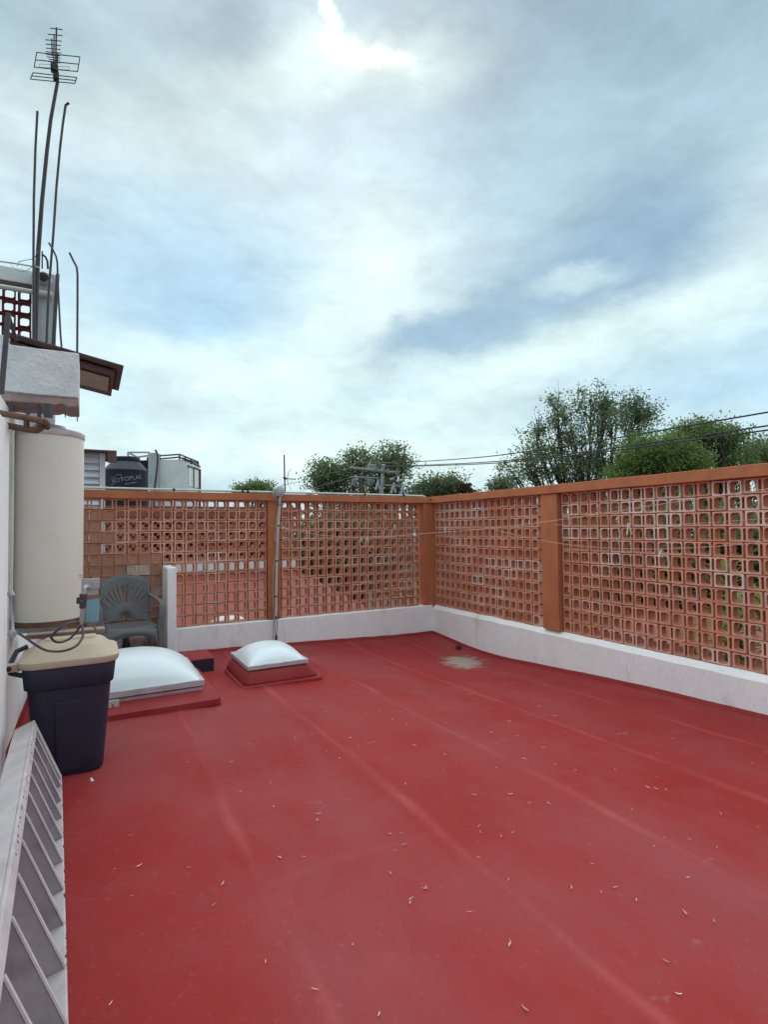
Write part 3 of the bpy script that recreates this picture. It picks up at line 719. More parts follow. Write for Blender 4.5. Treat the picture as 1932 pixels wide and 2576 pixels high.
# ------------------------------------------------------------------ trash bin
fl = .19
bc = Vector((-4.325, -2.78, fl-.005))
tb = empty('trash_bin', bc, rz=R(0), label='dark navy plastic trash bin with a tan lid standing against the white wall', cat='trash bin')
def binring(w, d, z, dy=0, r=.07, n=6): return rrect(0, dy, w, d, r, z, n)
m_ = MB()
W0, W1, D0, D1, HBN = .325, .415, .33, .41, .60
def lerp(a, b, t): return a+(b-a)*t
rings = []
for z, k in ((0, -.012), (.012, 0), (.10, 0), (.25, 0), (.40, 0), (.475, 0), (.482, .022), (.485, .026), (.59, .030), (.60, .022)):
    t = z/HBN; rings.append(binring(lerp(W0, W1, t)+k, lerp(D0, D1, t)+k, z))
m_.rings(rings); m_.build('body', navy_m, tb, smooth=True)
# recessed front panel drawn by a raised frame pad either side
def slab(x0, x1, z0, z1, th, t_in=0):
    mb = MB(); n = 8
    f = lambda z: -(lerp(D0, D1, z/HBN)/2)
    w = lambda x, z: x*lerp(W0, W1, z/HBN)/W1
    vs = [(w(x, z), f(z)-th*(1 if k else -1), z) for k in (0, 1) for x, z in ((x0, z0), (x1, z0), (x1, z1), (x0, z1))]
    mb.add(vs, [(3, 2, 1, 0), (4, 5, 6, 7), (0, 1, 5, 4), (1, 2, 6, 5), (2, 3, 7, 6), (3, 0, 4, 7)]); return mb
slab(-.075, .065, .03, .405, .007).build('front_panel', navy_m, tb, bevel=.004)
m_ = MB()
rings = []
for z, kw, kd in ((.598, .050, .050), (.612, .062, .062), (.632, .062, .062), (.640, .045, .045), (.655, -.02, -.02), (.685, -.075, -.08), (.695, -.10, -.11), (.70, -.16, -.17)):
    rings.append(rrect(0, 0, W1+kw, D1+kd, .085, z, 6))
m_.rings(rings); lid = m_.build('lid', tan_m, tb, smooth=True)
m_ = MB(); m_.rings([rrect(0, .03, .26, .10, .03, .697, 4), rrect(0, .03, .25, .09, .03, .712, 4)]); m_.build('lid_ridge', tan_m, lid, smooth=True)
m_ = MB(); m_.rings([rrect(-.262, -.13, .075, .05, .02, .585, 5), rrect(-.262, -.13, .09, .06, .02, .622, 5)]); m_.build('lid_lug', tan_m, lid, smooth=True)
m_ = MB(); m_.tube([(-.275, -.164, .604), (-.275, -.158, .604)], .012, 12); m_.build('lug_hole', black_m, lid)
m_ = MB(); m_.tube([(-.215, -.15, .56), (-.27, -.13, .575), (-.285, 0, .60), (-.27, .12, .64), (-.22, .14, .66)], .013, 8); m_.build('side_handle', navy_m, tb, smooth=True)

# ------------------------------------------------------------------ steel grille lying along the wall
gr = empty('steel_grille', (-4.40, -3.8, .2), label='dirty white steel louvre grille leaning on the wall in the near left corner', cat='grille')
uu = Vector((-.125, 0, .31)).normalized(); nn = Vector((-.31, 0, -.125)).normalized(); ex = Vector((0, 1, 0))
GO = Vector((-4.352, -3.12, .255)); GW = .325; GD = .09; GL = 2.4
gm = Matrix.Translation(GO) @ Matrix.Rotation(R(2.6), 4, 'Z') @ Matrix.Rotation(R(-4.5), 4, 'X') @ Matrix(((0, uu.x, nn.x, 0), (-1, uu.y, nn.y, 0), (0, uu.z, nn.z, 0), (0, 0, 0, 1)))   # local x = along (towards the camera), y = up the width, z = depth into the wall
# slight drift of the long edge away from the wall nearer to the camera
def gbox(x0, x1, y0, y1, z0, z1, tilt=0, about=None):
    mx = gm.copy()
    if tilt: a = Vector(about); mx = mx @ Matrix.Translation(a) @ Matrix.Rotation(tilt, 4, 'Y') @ Matrix.Translation(-a)
    mb = MB(); mb.box(x0, x1, y0, y1, z0, z1, mx); return mb
for (a0, a1) in ((0, GL),):
    child(gbox(a0, a1, 0, .010, 0, GD), 'long_rail', grille_m, gr, bevel=.002)
    child(gbox(a0, a1, GW-.036, GW, 0, .010), 'front_flange', grille_m, gr, bevel=.002)
    child(gbox(a0, a1, GW-.010, GW, .011, GD), 'long_rail', grille_m, gr, bevel=.002)
child(gbox(-.012, -.001, 0, GW, 0, GD), 'end_rail', grille_m, gr, bevel=.002)
child(gbox(0, .045, .011, GW-.037, 0, .008), 'front_flange', grille_m, gr, bevel=.002)
child(gbox(.0, .05, .015, .020, .05, GD), 'end_tab', grille_m, gr)
k = 0
x = .16
while x < GL-.1:
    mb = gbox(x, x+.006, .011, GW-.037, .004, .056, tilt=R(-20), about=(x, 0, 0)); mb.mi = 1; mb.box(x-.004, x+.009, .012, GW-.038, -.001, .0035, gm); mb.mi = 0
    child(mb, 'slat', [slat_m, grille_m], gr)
    x += .205; k += 1
for i, xx in enumerate(np.arange(.5, GL, .41)):
    child(gbox(xx, xx+.02, .07, .082, .070, .078), 'back_stay', grille_m, gr)
for zz, yy in ((.080, .085), (.080, .20)):
    child(gbox(.02, GL-.02, yy, yy+.016, zz, zz+.005), 'back_bar', grille_m, gr, bevel=.001)
m_ = MB()
for i in range(70):
    xx = random.uniform(0, 1.6); yy = random.choice([random.uniform(.0, .006), random.uniform(GW-.028, GW-.004)]); s_ = random.uniform(.002, .0055)
    m_.box(xx, xx+s_*random.uniform(1, 3), yy, yy+s_, -.0012, .001, gm)
tag(child(m_, 'rust_spots', rust_m, gr), kind='stuff')

# ------------------------------------------------------------------ skylights
def skylight(name, label, x0, x1, y0, y1, zt, curb_h, rise, step=False, tagp=False):
    cx, cy = (x0+x1)/2, (y0+y1)/2
    t = empty(name, (cx, cy, fz(cx, cy)), label=label, cat='skylight', group='domed roof skylights')
    zf = min(fz(x, y) for x in (x0, x1) for y in (y0, y1))-.03
    w, d = x1-x0, y1-y0
    m_ = MB()
    pr = [(.105, zf), (.118, zf+.030), (.14, zf+.050), (.132, zf+.070), (.085, zf+.080), (.088, zf+.088), (.082, zf+.104), (.0, zt-.055), (-.01, zt-.05)] if step else \
         [(.06, zf), (.065, zf+.048), (.112, zf+.056), (.108, zf+.100), (.085, zf+.112), (.0, zt-.086), (-.01, zt-.078)]
    fh = .036 if step else .045; lh = .046 if step else .087
    rings = [[Vector((p.x+.004*wob(p.x*9+p.y*7, i), p.y+.004*wob(p.y*8, i+2), p.z)) for p in (rrect(cx+.3*e, cy+.1*e, w+1.4*e, d+.9*e, .03+e*.3, z, 5) if step else rrect(cx, cy, w+2*e, d+2*e, .03+e*.3, z, 5))] for i, (e, z) in enumerate(pr)]
    m_.rings(rings); wchild(m_, 'curb', red_m, t, smooth=True)
    m_ = MB(); m_.rings([rrect(cx, cy, w-.03, d-.03, .01, zt-lh, 2), rrect(cx, cy, w-.012, d-.012, .01, zt-fh-.009, 2)]); wchild(m_, 'lower_frame', alu_m, t)
    m_ = MB()
    fw = .028
    for (a, b, c_, e) in ((x0, x1, y0, y0+fw), (x0, x1, y1-fw, y1), (x0, x0+fw, y0+fw, y1-fw), (x1-fw, x1, y0+fw, y1-fw)):
        m_.box(a, b, c_, e, zt-fh, zt)
    wchild(m_, 'frame', alu_m, t, bevel=.003)
    nx = 36; vs = []; fs = []
    ix0, ix1, iy0, iy1 = x0+.018, x1-.018, y0+.018, y1-.018
    for j in range(nx+1):
        for i in range(nx+1):
            u, v = i/nx*2-1, j/nx*2-1
            h = rise*max(0, (1-abs(u)**2.3))**.62*max(0, (1-abs(v)**2.3))**.62
            vs.append((lerp(ix0, ix1, i/nx), lerp(iy0, iy1, j/nx), zt-.008+h))
    for j in range(nx):
        for i in range(nx): a = j*(nx+1)+i; fs.append((a, a+1, a+nx+2, a+nx+1))
    m_ = MB(); m_.add(vs, fs); wchild(m_, 'dome', dome_m, t, smooth=True)
    if tagp:
        m_ = MB(); m_.box(-4.125, -4.045, y0-.030, y0-.026, zt-.125, zt-.056); m_.box(-4.125, -4.045, y0-.030, y0+.002, zt-.0555, zt-.052); wchild(m_, 'latch_plate', grille_m, t, bevel=.001)
        m_ = MB(); m_.tube([(-4.090, y0-.0315, zt-.078), (-4.083, y0-.0315, zt-.080), (-4.082, y0-.0315, zt-.088), (-4.088, y0-.0315, zt-.098), (-4.093, y0-.0315, zt-.104)], .0032, 5); wchild(m_, 'latch_slot', black_m, t)
    return t
skylight('skylight', 'large white domed skylight beside the trash bin, partly hidden by it', -4.42, -3.45, -1.99, -1.13, .345, .10, .215, tagp=True)
skylight('skylight', 'small white domed skylight on a stepped red curb in front of the back wall', -3.035, -2.478, -1.672, -1.02,   .318, .12, .135, step=True)
m_ = MB(); m_.rings([rrect(-3.29, -.72, .25, .40, .02, .08, 3), rrect(-3.29, -.72, .25, .40, .02, .25, 3)])
blk = m_.build('roof_block', navy_m, None, bevel=.006); tag(blk, 'low dark block with a red top between the two skylights', 'block')
m_ = MB(); m_.box(-3.42, -3.16, -.925, -.515, .251, .262); m_.build('block_top', red_m, blk, bevel=.004)

# ------------------------------------------------------------------ stub wall
m_ = MB(); rough_box(m_, -3.533, -3.447, -.42, .048, -.1, 1.118, 1, step=.03, amp=.004, seed=3)
tag(m_.build('stub_wall', white_wall, None, smooth=False, bevel=.006), 'narrow white stub wall standing between the grey chair and the white base', 'wall', kind='thing')

# ------------------------------------------------------------------ plastic chair
ch = empty('plastic_chair', (-3.905, -.62, .165), rz=R(4), label='grey plastic armchair with a fan-slotted back behind the large skylight', cat='chair')
def chair():
    SH = .465; th = .006
    # backrest: fan plate in polar coordinates round a centre just above the seat
    mb = MB(); cz = SH+.035; n = 84; A0, A1 = -100, 100
    slots = [-44+9.8*i for i in range(10)]
    rr_ = [.03, .10, .15, .30, .36, .40, .43]
    def bp(a, r):
        x = r*math.sin(R(a))*(1.0); z = cz + r*math.cos(R(a))*1.0
        if z < SH-.02: z = SH-.02
        x = max(-.225, min(.225, x*.92))
        y = .20 + (z-SH)*.30 - 1.1*x*x
        return Vector((x, y, z))
    for k in range(n):
        a, b = lerp(A0, A1, k/n), lerp(A0, A1, (k+1)/n)
        am = (a+b)/2; slot = any(abs(am-s_) < 1.5 for s_ in slots)
        for i in range(len(rr_)-1):
            if slot and 2 <= i < 3 or (slot and i == 1 and False): continue
            ra, rb = rr_[i], rr_[i+1]
            q = [bp(a, ra), bp(b, ra), bp(b, rb), bp(a, rb)]
            mb.add(q, [(0, 1, 2, 3)])
    me = mb.mesh('backrest', gray_m, True)
    o = link('backrest', me, ch); w = o.modifiers.new('w', 'WELD'); w.merge_threshold = .0005; s_ = o.modifiers.new('s', 'SOLIDIFY'); s_.thickness = .012; s_.offset = 0
    m_ = MB(); m_.tube([bp(a, .43)+Vector((0, .006, 0)) for a in np.linspace(-84, 84, 36)], .013, 8); m_.build('back_rim', gray_m, o, smooth=True)
    m_ = MB(); m_.tube([bp(a, .085)+Vector((0, -.008, -.01)) for a in np.linspace(-62, 62, 14)], .006, 6); m_.build('back_boss', gray_m, o, smooth=True)
    # seat
    mb = MB(); nx, ny = 14, 12; vs = []
    for j in range(ny+1):
        for i in range(nx+1):
            u, v = i/nx*2-1, j/ny
            x = u*lerp(.235, .20, v); y = lerp(-.22, .21, v)
            z = SH - .022*(1-u*u)*math.sin(v*math.pi*.9+.2) - .03*max(0, .12-v)/.12*1.0
            vs.append((x, y, z))
    fs = [(j*(nx+1)+i, j*(nx+1)+i+1, (j+1)*(nx+1)+i+1, (j+1)*(nx+1)+i) for j in range(ny) for i in range(nx)]
    mb.add(vs, fs); o = mb.build('seat', gray_m, ch, smooth=True); s_ = o.modifiers.new('s', 'SOLIDIFY'); s_.thickness = .008; s_.offset = -1
    # front apron with arch
    mb = MB(); n = 24; vs = []
    for i in range(n+1):
        u = i/n*2-1; x = u*.262
        arch = .115*(abs(u)**2.6) if abs(u) < .84 else .115*.84**2.6+(abs(u)-.84)/.16*.25
        zt_ = SH-.02-.012*u*u; zb = SH-.075-arch*1.3
        vs += [(x, -.228-.012*(1-u*u), zt_), (x*1.01, -.238-.012*(1-u*u), zb)]
    mb.add(vs, [(2*i, 2*i+2, 2*i+3, 2*i+1) for i in range(n)]); o = mb.build('apron', gray_m, ch, smooth=True); s_ = o.modifiers.new('s', 'SOLIDIFY'); s_.thickness = .01
    m_ = MB(); m_.tube([(u*.262, -.243-.012*(1-u*u), SH-.075-(.115*(abs(u)**2.6))*1.3) for u in np.linspace(-.9, .9, 25)], .006, 6); m_.build('apron_lip', gray_m, ch, smooth=True)
    for s in (-1, 1):
        # legs: tapering channel sections
        for (fx, fy, tx, ty, zt_) in ((.275, -.27, .262, -.235, SH-.02), (.255, .25, .215, .20, SH-.01)):
            m_ = MB(); m_.rings([[Vector((s*lerp(fx, tx, t)+dx*s*k_, lerp(fy, ty, t)+dy*k_, lerp(0, zt_, t))) for dx, dy in ((-.022, -.016), (.022, -.016), (.022, .02), (-.022, .02))] for t, k_ in ((0, .75), (.5, 1), (1, 1.25))])
            m_.build('leg', gray_m, ch, bevel=.006)
        # arm: broad band from the front leg up, back along and into the back rim
        path = [(.268, -.235, SH-.03), (.285, -.235, SH+.08), (.292, -.225, SH+.17), (.295, -.19, SH+.212), (.292, -.08, SH+.222), (.28, .06, SH+.232), (.255, .17, SH+.25), (.222, .225, SH+.27)]
        rings = []
        for i, (x, y, z) in enumerate(path):
            wv = [.042, .040, .038, .036, .034, .032, .028, .02][i]
            if i < 3: ring = [Vector((s*(x+dx), y+dy, z)) for dx, dy in ((-wv, -.008), (wv*.6, -.008), (wv*.6, .03), (-wv, .012))]
            else: ring = [Vector((s*(x+dx), y, z+dz)) for dx, dz in ((-wv, .004), (wv*.6, .004), (wv*.6, -.022), (-wv, -.008))]
            if i == 3: ring = [Vector((s*(x+dx), y+dy, z+dz)) for dx, dy, dz in ((-wv, -.008, 0), (wv*.6, -.008, 0), (wv*.6, .012, -.022), (-wv, .012, -.012))]
            rings.append(ring)
        m_ = MB(); m_.rings(rings); m_.build('armrest', gray_m, ch, smooth=True, bevel=.004)
chair(); ch.scale = (.955, .93, .955)
# things under and beside the chair
def bucket(name, label, cat, x, y, r0, r1, h, m, z=None, rim=.006, band=True):
    z = fz(x, y) if z is None else z
    t = empty(name, (x, y, z), label=label, cat=cat)
    m_ = MB(); m_.lathe([(r0*.9, 0), (r0, .004), (lerp(r0, r1, .7), h*.7), (r1, h), (r1-.006, h), (r0*.92, .01)], (0, 0, 0), 28); m_.build('bucket_body' if 'bucket' in name else 'pot_body', m, t, smooth=True)
    m_ = MB(); m_.lathe([(r1-.002, h-.03), (r1+rim, h-.028), (r1+rim, h+.002), (r1-.004, h+.003)], (0, 0, 0), 28); m_.build('rim', m, t, smooth=True)
    if band: m_ = MB(); zz = h*.72; rb = lerp(r0, r1, .72); m_.lathe([(rb, zz-.008), (rb+.004, zz-.006), (rb+.004, zz+.004), (rb, zz+.006)], (0, 0, 0), 28); m_.build('band', m, t, smooth=True)
    return t
q = at(288, 1625, 5.45); bucket('plastic_bucket', 'pale blue plastic bucket under the left side of the grey chair', 'bucket', q.x, q.y, .055, .075, .30, bluebucket)
q = at(316, 1625, 5.6); bucket('storage_bucket', 'dark grey plastic bucket between the blue bucket and the pale pot', 'bucket', q.x, q.y, .07, .075, .26, gray_m, band=False)
q = at(343, 1625, 5.5); bucket('flower_pot', 'pale clay coloured flower pot under the grey chair', 'flower pot', q.x, q.y, .045, .068, .27, pot_m, band=False)
m_ = MB(); a, b, c_, d_ = at(215, 1511, 3.5), at(247, 1505, 3.5), at(246, 1562, 3.46), at(214, 1566, 3.46)
nrm_ = (b-a).cross(d_-a).normalized()*.006
m_.add([a, b, c_, d_, a+nrm_, b+nrm_, c_+nrm_, d_+nrm_], [(0, 1, 2, 3), (7, 6, 5, 4), (0, 4, 5, 1), (1, 5, 6, 2), (2, 6, 7, 3), (3, 7, 4, 0)])
tag(m_.build('blue_board', blue_m, None), 'upright pale blue board leaning behind the heater valve', 'board')
m_ = MB(); m_.rings([[at(216+dx, 1571+dy, 3.6) for dx, dy in ((0, 2), (14, -5), (26, -8), (30, -4))]+[at(216+dx, 1571+dy, 3.6) for dx, dy in ((22, 4), (30, 18), (26, 20), (16, 6), (4, 7))],
                     [at(216+dx, 1571+dy, 3.66) for dx, dy in ((0, 2), (14, -5), (26, -8), (30, -4))]+[at(216+dx, 1571+dy, 3.66) for dx, dy in ((22, 4), (30, 18), (26, 20), (16, 6), (4, 7))]])
tag(m_.build('plastic_scrap', pot_m, None, bevel=.002), 'bent pale plastic scrap lying below the blue board', 'scrap')
# junk table (top carrying the blue board and scrap), behind the bin
tbn = empty('work_bench', (-4.35, -1.98+.1, .17), label='low wooden bench behind the trash bin with things lying on it', cat='bench')
q = at(228, 1590, 3.6)
m_ = MB(); m_.box(-4.60, -4.14, -2.12, -1.99+.0, q.z-.03, q.z-.002); child(m_, 'bench_top', beige_board, tbn, bevel=.003)
for xx in (-4.42, -4.20):
    child(MB().box(xx, xx+.035, -2.10, -2.06, .1, q.z-.032), 'bench_leg', beige_board, tbn)
m_ = MB(); q = at(62, 1603, 3.0); m_.rings([rrect(q.x, q.y, .10, .10, .02, q.z-.06, 3), rrect(q.x, q.y, .11, .11, .02, q.z+.03, 3)])

# ------------------------------------------------------------------ conduit, wires and pipes on the walls
cd = empty('electric_conduit', (-2.28, -.03, .4), label='vertical metal conduit with a weather head on the left orange column', cat='conduit')
def onp(x, y, yy=-.03): return onax(1, yy, x, y)
m_ = MB(); m_.tube([onp(704, 1248), onp(702, 1290), onp(698, 1340), onp(696, 1400), onp(694.5, 1470), onp(693.5, 1550)], .0155, 12); child(m_, 'conduit_pipe', pvc_m, cd, smooth=True)
for y_ in (1270, 1322, 1411, 1500, 1552): 
    x_ = np.interp(y_, [1248, 1340, 1400, 1550], [704, 698, 696, 693.5]); p = onp(x_, y_)
    m_ = MB(); m_.tube([p-Vector((0, 0, .007)), p+Vector((0, 0, .007))], .019, 12); m_.tube([p-Vector((.03, 0, 0)), p+Vector((.03, 0, 0))], .006, 5); child(m_, 'clamp', dark_m, cd)
m_ = MB(); m_.tube(smooth_path([onp(704, 1262, -.05), onp(699, 1280, -.05), onp(694, 1330, -.05), onp(691, 1354, -.05), onp(697, 1372, -.05), onp(690, 1410, -.05), onp(687, 1440, -.05), onp(686, 1500, -.05), onp(688, 1550, -.05), onp(687, 1608, -.03)]), .0045, 6)
m_.tube(smooth_path([onp(690, 1550, -.035), onp(691, 1575, -.03), onp(694, 1600, -.03)]), .005, 6); m_.tube(smooth_path([onp(696, 1550, -.035), onp(697, 1575, -.03), onp(695, 1602, -.03)]), .005, 6)
child(m_, 'loose_wire', galv_m, cd, smooth=True)
m_ = MB(); m_.tube([onp(695, 1598), onp(694, 1612)], .013, 8); child(m_, 'cable_gland', black_m, cd)
p = onp(701, 1236, -.02)
m_ = MB(); m_.rings([rrect(p.x, p.y, .10, .08, .02, p.z-.06, 4), rrect(p.x, p.y, .135, .10, .03, p.z-.02, 4), rrect(p.x, p.y, .13, .10, .03, p.z+.03, 4), rrect(p.x+.01, p.y, .07, .06, .02, p.z+.06, 4)]); child(m_, 'weather_head', galv_m, cd, smooth=True)
m_ = MB()
for (xa, ya, xb, yb) in ((686, 1236, 692, 1262), (690, 1240, 700, 1262), (712, 1240, 706, 1264)): m_.tube([onp(xa, ya, -.06), onp((xa+xb)/2-2, (ya+yb)/2, -.07), onp(xb, yb, -.05)], .004, 5)
child(m_, 'drop_wire', galv_m, cd)
cp = empty('cap_pipe', (-2.5, .03, 1.94), label='long pale green pipe lying on top of the back wall', cat='pipe')
m_ = MB(); zc = 1.936
m_.tube([(-4.86, .0, zc+.014), (-4.1, .005, zc+.016), (-3.2, -.002, zc+.014), (-2.4, .004, zc+.014), (-1.5, .0, zc+.014), (-.75, .006, zc+.013), (-.12, .02, zc+.012)], .0125, 10); child(m_, 'pipe_run', green_pipe, cp, smooth=True)
m_ = MB(); m_.tube([(-2.9, .03, zc+.016), (-2.3, .035, zc+.016), (-1.2, .03, zc+.013), (-.3, .045, zc+.012), (-.06, .05, zc+.008)], .009, 8); child(m_, 'second_pipe', pvc_m, cp, smooth=True)
for xx in (-3.42, -2.66, -2.60, -1.05, -.45):
    m_ = MB(); m_.tube([(xx-.012, .002, zc+.014), (xx+.012, .002, zc+.014)], .0165, 10); child(m_, 'pipe_clip', black_m, cp)
# small mast aerial on the back wall
ae = world_thing('dish_aerial', onax(1, .10, 717, 1240), 'small dark mast with a side arm and thin curved reflector above the back wall', 'antenna')
A_ = lambda x, y, yy=.10: onax(1, yy, x, y)
m_ = MB(); m_.tube([A_(714.5, 1144), A_(715.5, 1200), A_(717, 1236)], .009, 8); child(m_, 'mast', dark_m, ae, smooth=True)
m_ = MB(); m_.tube([A_(713, 1204), A_(743, 1205.5)], .006, 6); child(m_, 'side_arm', dark_m, ae)
m_ = MB(); m_.tube([A_(713, 1200), A_(720, 1205)], .014, 6); child(m_, 'arm_clamp', dark_m, ae)
m_ = MB(); m_.tube([A_(x, y) for x, y in ((732.5, 1179), (727, 1186), (724, 1196), (723, 1207), (725, 1218), (729, 1226), (733, 1232))], .003, 5); m_.tube([A_(x, y, .13) for x, y in ((731, 1180), (725.5, 1188), (722.5, 1198), (722, 1208), (724, 1219))], .002, 5)
child(m_, 'curved_reflector', galv_m, ae)
m_ = MB(); m_.tube([A_(734, 1207), A_(733, 1214), A_(729, 1218)], .0025, 5); child(m_, 'reflector_stay', galv_m, ae)

# ------------------------------------------------------------------ clotheslines and pins
def line(label, pts, r=.003, m=string_m):
    mb = MB(); mb.tube(smooth_path([at(*p) for p in pts], 6), r, 5); return tag(mb.build('clothesline', m, None, smooth=True), label, 'clothesline')
line('clothesline sagging from the left orange column across the back wall to the right edge', [(676, 1320, 6.4), (730, 1332, 6.2), (800, 1345, 6.0), (870, 1351, 5.8), (925, 1351, 5.7), (1000, 1348, 5.5), (1085, 1341, 5.2), (1240, 1329, 4.8), (1450, 1302, 4.3), (1700, 1263, 3.8), (1990, 1222, 3.3)])
line('slack clothesline dipping across the nearer right lattice panel', [(1248, 1334, 6.1), (1320, 1350, 5.7), (1400, 1366, 5.3), (1500, 1377, 4.8), (1600, 1381, 4.4), (1700, 1380, 4.1), (1850, 1371, 3.8), (1990, 1355, 3.5)])
line('faint straight clothesline above the slack one', [(1390, 1320, 5.5), (1500, 1322, 4.9), (1620, 1321, 4.5), (1750, 1317, 4.1), (1990, 1300, 3.5)], .0022)
def pin(label, x, y, d, h, colr, tilt=0):
    p = at(x, y, d); t = empty('clothes_pin', p, rz=R(61.3-90), label=label, cat='clothes pin', group='clothes pins on the lines')
    for s in (-1, 1):
        m_ = MB(); m_.rings([[Vector((s*a+dx, dy, z)) for dx, dy in ((-.003, -.005), (.003, -.005), (.003, .005), (-.003, .005))] for a, z in ((.003, .008), (.004, -.01), (.012*h/.05, -h))])
        o = m_.build('pin_leg', pin_m, t); o.color = (*colr, 1)
    m_ = MB(); m_.tube([(-.006, 0, -.012), (.006, 0, -.012)], .005, 6); o = m_.build('pin_spring', galv_m, t)
    t.rotation_euler[1] = R(tilt); return t
pin('white clothes pin at the lowest point of the long line, right one of two', 924, 1352, 5.7, .055, (.75, .75, .72))
pin('pale green clothes pin at the lowest point of the long line, left one of two', 909, 1352, 5.72, .05, (.50, .62, .48), 12)
pin('pale green clothes pin hanging before the lattice near the corner column', 992, 1321, 6.0, .045, (.45, .62, .5), -8)
pin('faint clothes pin hanging left on the long line near the conduit', 787, 1311, 6.2, .04, (.55, .5, .46))
pin('grey green clothes pin on the long line just right of the corner', 1121, 1326, 5.3, .045, (.42, .52, .47), 10)
pin('tall white clothes pin on the nearer right lattice panel, upper line', 1582, 1318, 4.55, .09, (.72, .72, .62), -4)
pin('pale mint clothes pin hanging from the slack line on the right', 1664, 1383, 4.2, .06, (.5, .66, .58), 5)

# ------------------------------------------------------------------ drain and litter
dp = onfl(1145, 1636)
m_ = MB(); m_.lathe([(.045, -.01), (.05, .012), (.04, .03), (.0, .034)], (0, 0, 0), 14); o = m_.build('roof_drain', drain_m, None, smooth=True); o.location = (-.15, dp.y+.03, dp.z); o.scale = (.8, .7, 1.7)
tag(o, 'small dark rusty drain stub beside the worn concrete patch', 'drain', kind='thing')
pmesh = []
for k in range(4):
    m_ = MB(); n = 4; L_ = .022; rings = []
    bend = (.002, -.003, .004, .001)[k]
    for i in range(n+1):
        t = i/n; w = .0032*math.sin(math.pi*(.12+.8*t)); x = (t-.5)*L_; z = .0015+.0025*(2*t-1)**2*(1 if k % 2 else .4); y = bend*math.sin(t*math.pi)
        rings.append([Vector((x, y-w, z)), Vector((x, y, z-.0012)), Vector((x, y+w, z)), Vector((x, y, z+.0014))])
    m_.rings(rings); pmesh.append(m_.mesh('petal', petal_m, True))
crop7 = [(428,68),(182,138),(290,217),(520,230),(605,215),(680,263),(767,294),(833,281),(997,286),(1177,142),(1267,240),(1555,185),(1595,240),(1272,343),(1343,385),(1426,362),(1580,433),(1475,503),(1652,530),(1300,555),(200,350),(102,376),(430,375),(478,421),(287,455),(367,497),(812,421),(993,473),(987,568),(758,652),(1170,716),(1500,764),(1615,765),(240,827),(233,868),(667,947),(737,946),(748,1015),(1200,903),(1208,938),(1327,964),(1400,942),(10,1092),(152,1085),(669,1186),(1375,1226),(878,1278),(792,1338),(788,1364),(1140,1415),(445,1612),(1383,1597),(1383,1614),(1193,1088),(1385,712)]
crop6 = [(493,730),(440,892),(505,913),(637,973),(567,1030),(537,1078),(527,1225),(547,1565),(565,1650)]
disp = [(1060,1584),(1131,1641),(1200,1653),(1243,1665),(1330,1665),(1421,1630),(1453,1597),(1420,1680),(1400,1703),(1418,1706),(1440,1708),(1186,1738),(1365,1752),(1558,1760),(1413,1830),(1436,1812),(1490,1815),(1280,1868),(1330,1920),(1300,1930),(1234,1920),(1376,1947),(1486,1898),(1550,1833),(1545,1993),(1440,2080),(1467,2150),(1480,1975),(573,2081),(680,2140),(238,2172),(818,2195),(1135,2182),(404,1648),(462,1957),(300,1873),(284,1938),(247,1880),(407,1877),(480,1912),(590,1745),(585,1693),(519,1712),(686,1773),(604,1855),(856,1447),(1640,1790),(1625,1650),(920,1920),(500,1648),(1100,1560)]
pts = [(700+a/2.37, 1700+b/2.37) for a, b in crop7]+[(a/2.852, 1800+b/2.852) for a, b in crop6]+[(a*1.1646, b*1.1646) for a, b in disp]
for i, (x, y) in enumerate(pts):
    p = onfl(x, y)
    if p.x < -4.2 and p.y < -2.9: continue
    o = bpy.data.objects.new('dry_petal', random.choice(pmesh)); col.objects.link(o); o.location = (p.x, p.y, fz(p.x, p.y)+.0045)
    s_ = random.uniform(.6, 1.15); o.scale = (s_, s_*random.uniform(.45, .8), s_); o.rotation_euler = (random.uniform(-.1, .1), random.uniform(-.1, .1), random.uniform(0, 6.28))
    tag(o, 'small pale dry petal lying on the red roof floor', 'petal', 'dry petals scattered on the red roof')
p = onfl(229, 1964); m_ = MB(); m_.rings([rrect(0, 0, .014, .03, .005, 0, 2), rrect(.002, .006, .006, .008, .003, .012, 2)]); o = m_.build('plaster_chip', pin_m, None); o.color = (.7, .62, .58, 1); o.location = (p.x, p.y, fz(p.x, p.y)+.002); o.rotation_euler = (0, 0, .5)
tag(o, 'white plaster chip lying on the red floor just in front of the trash bin', 'chip')

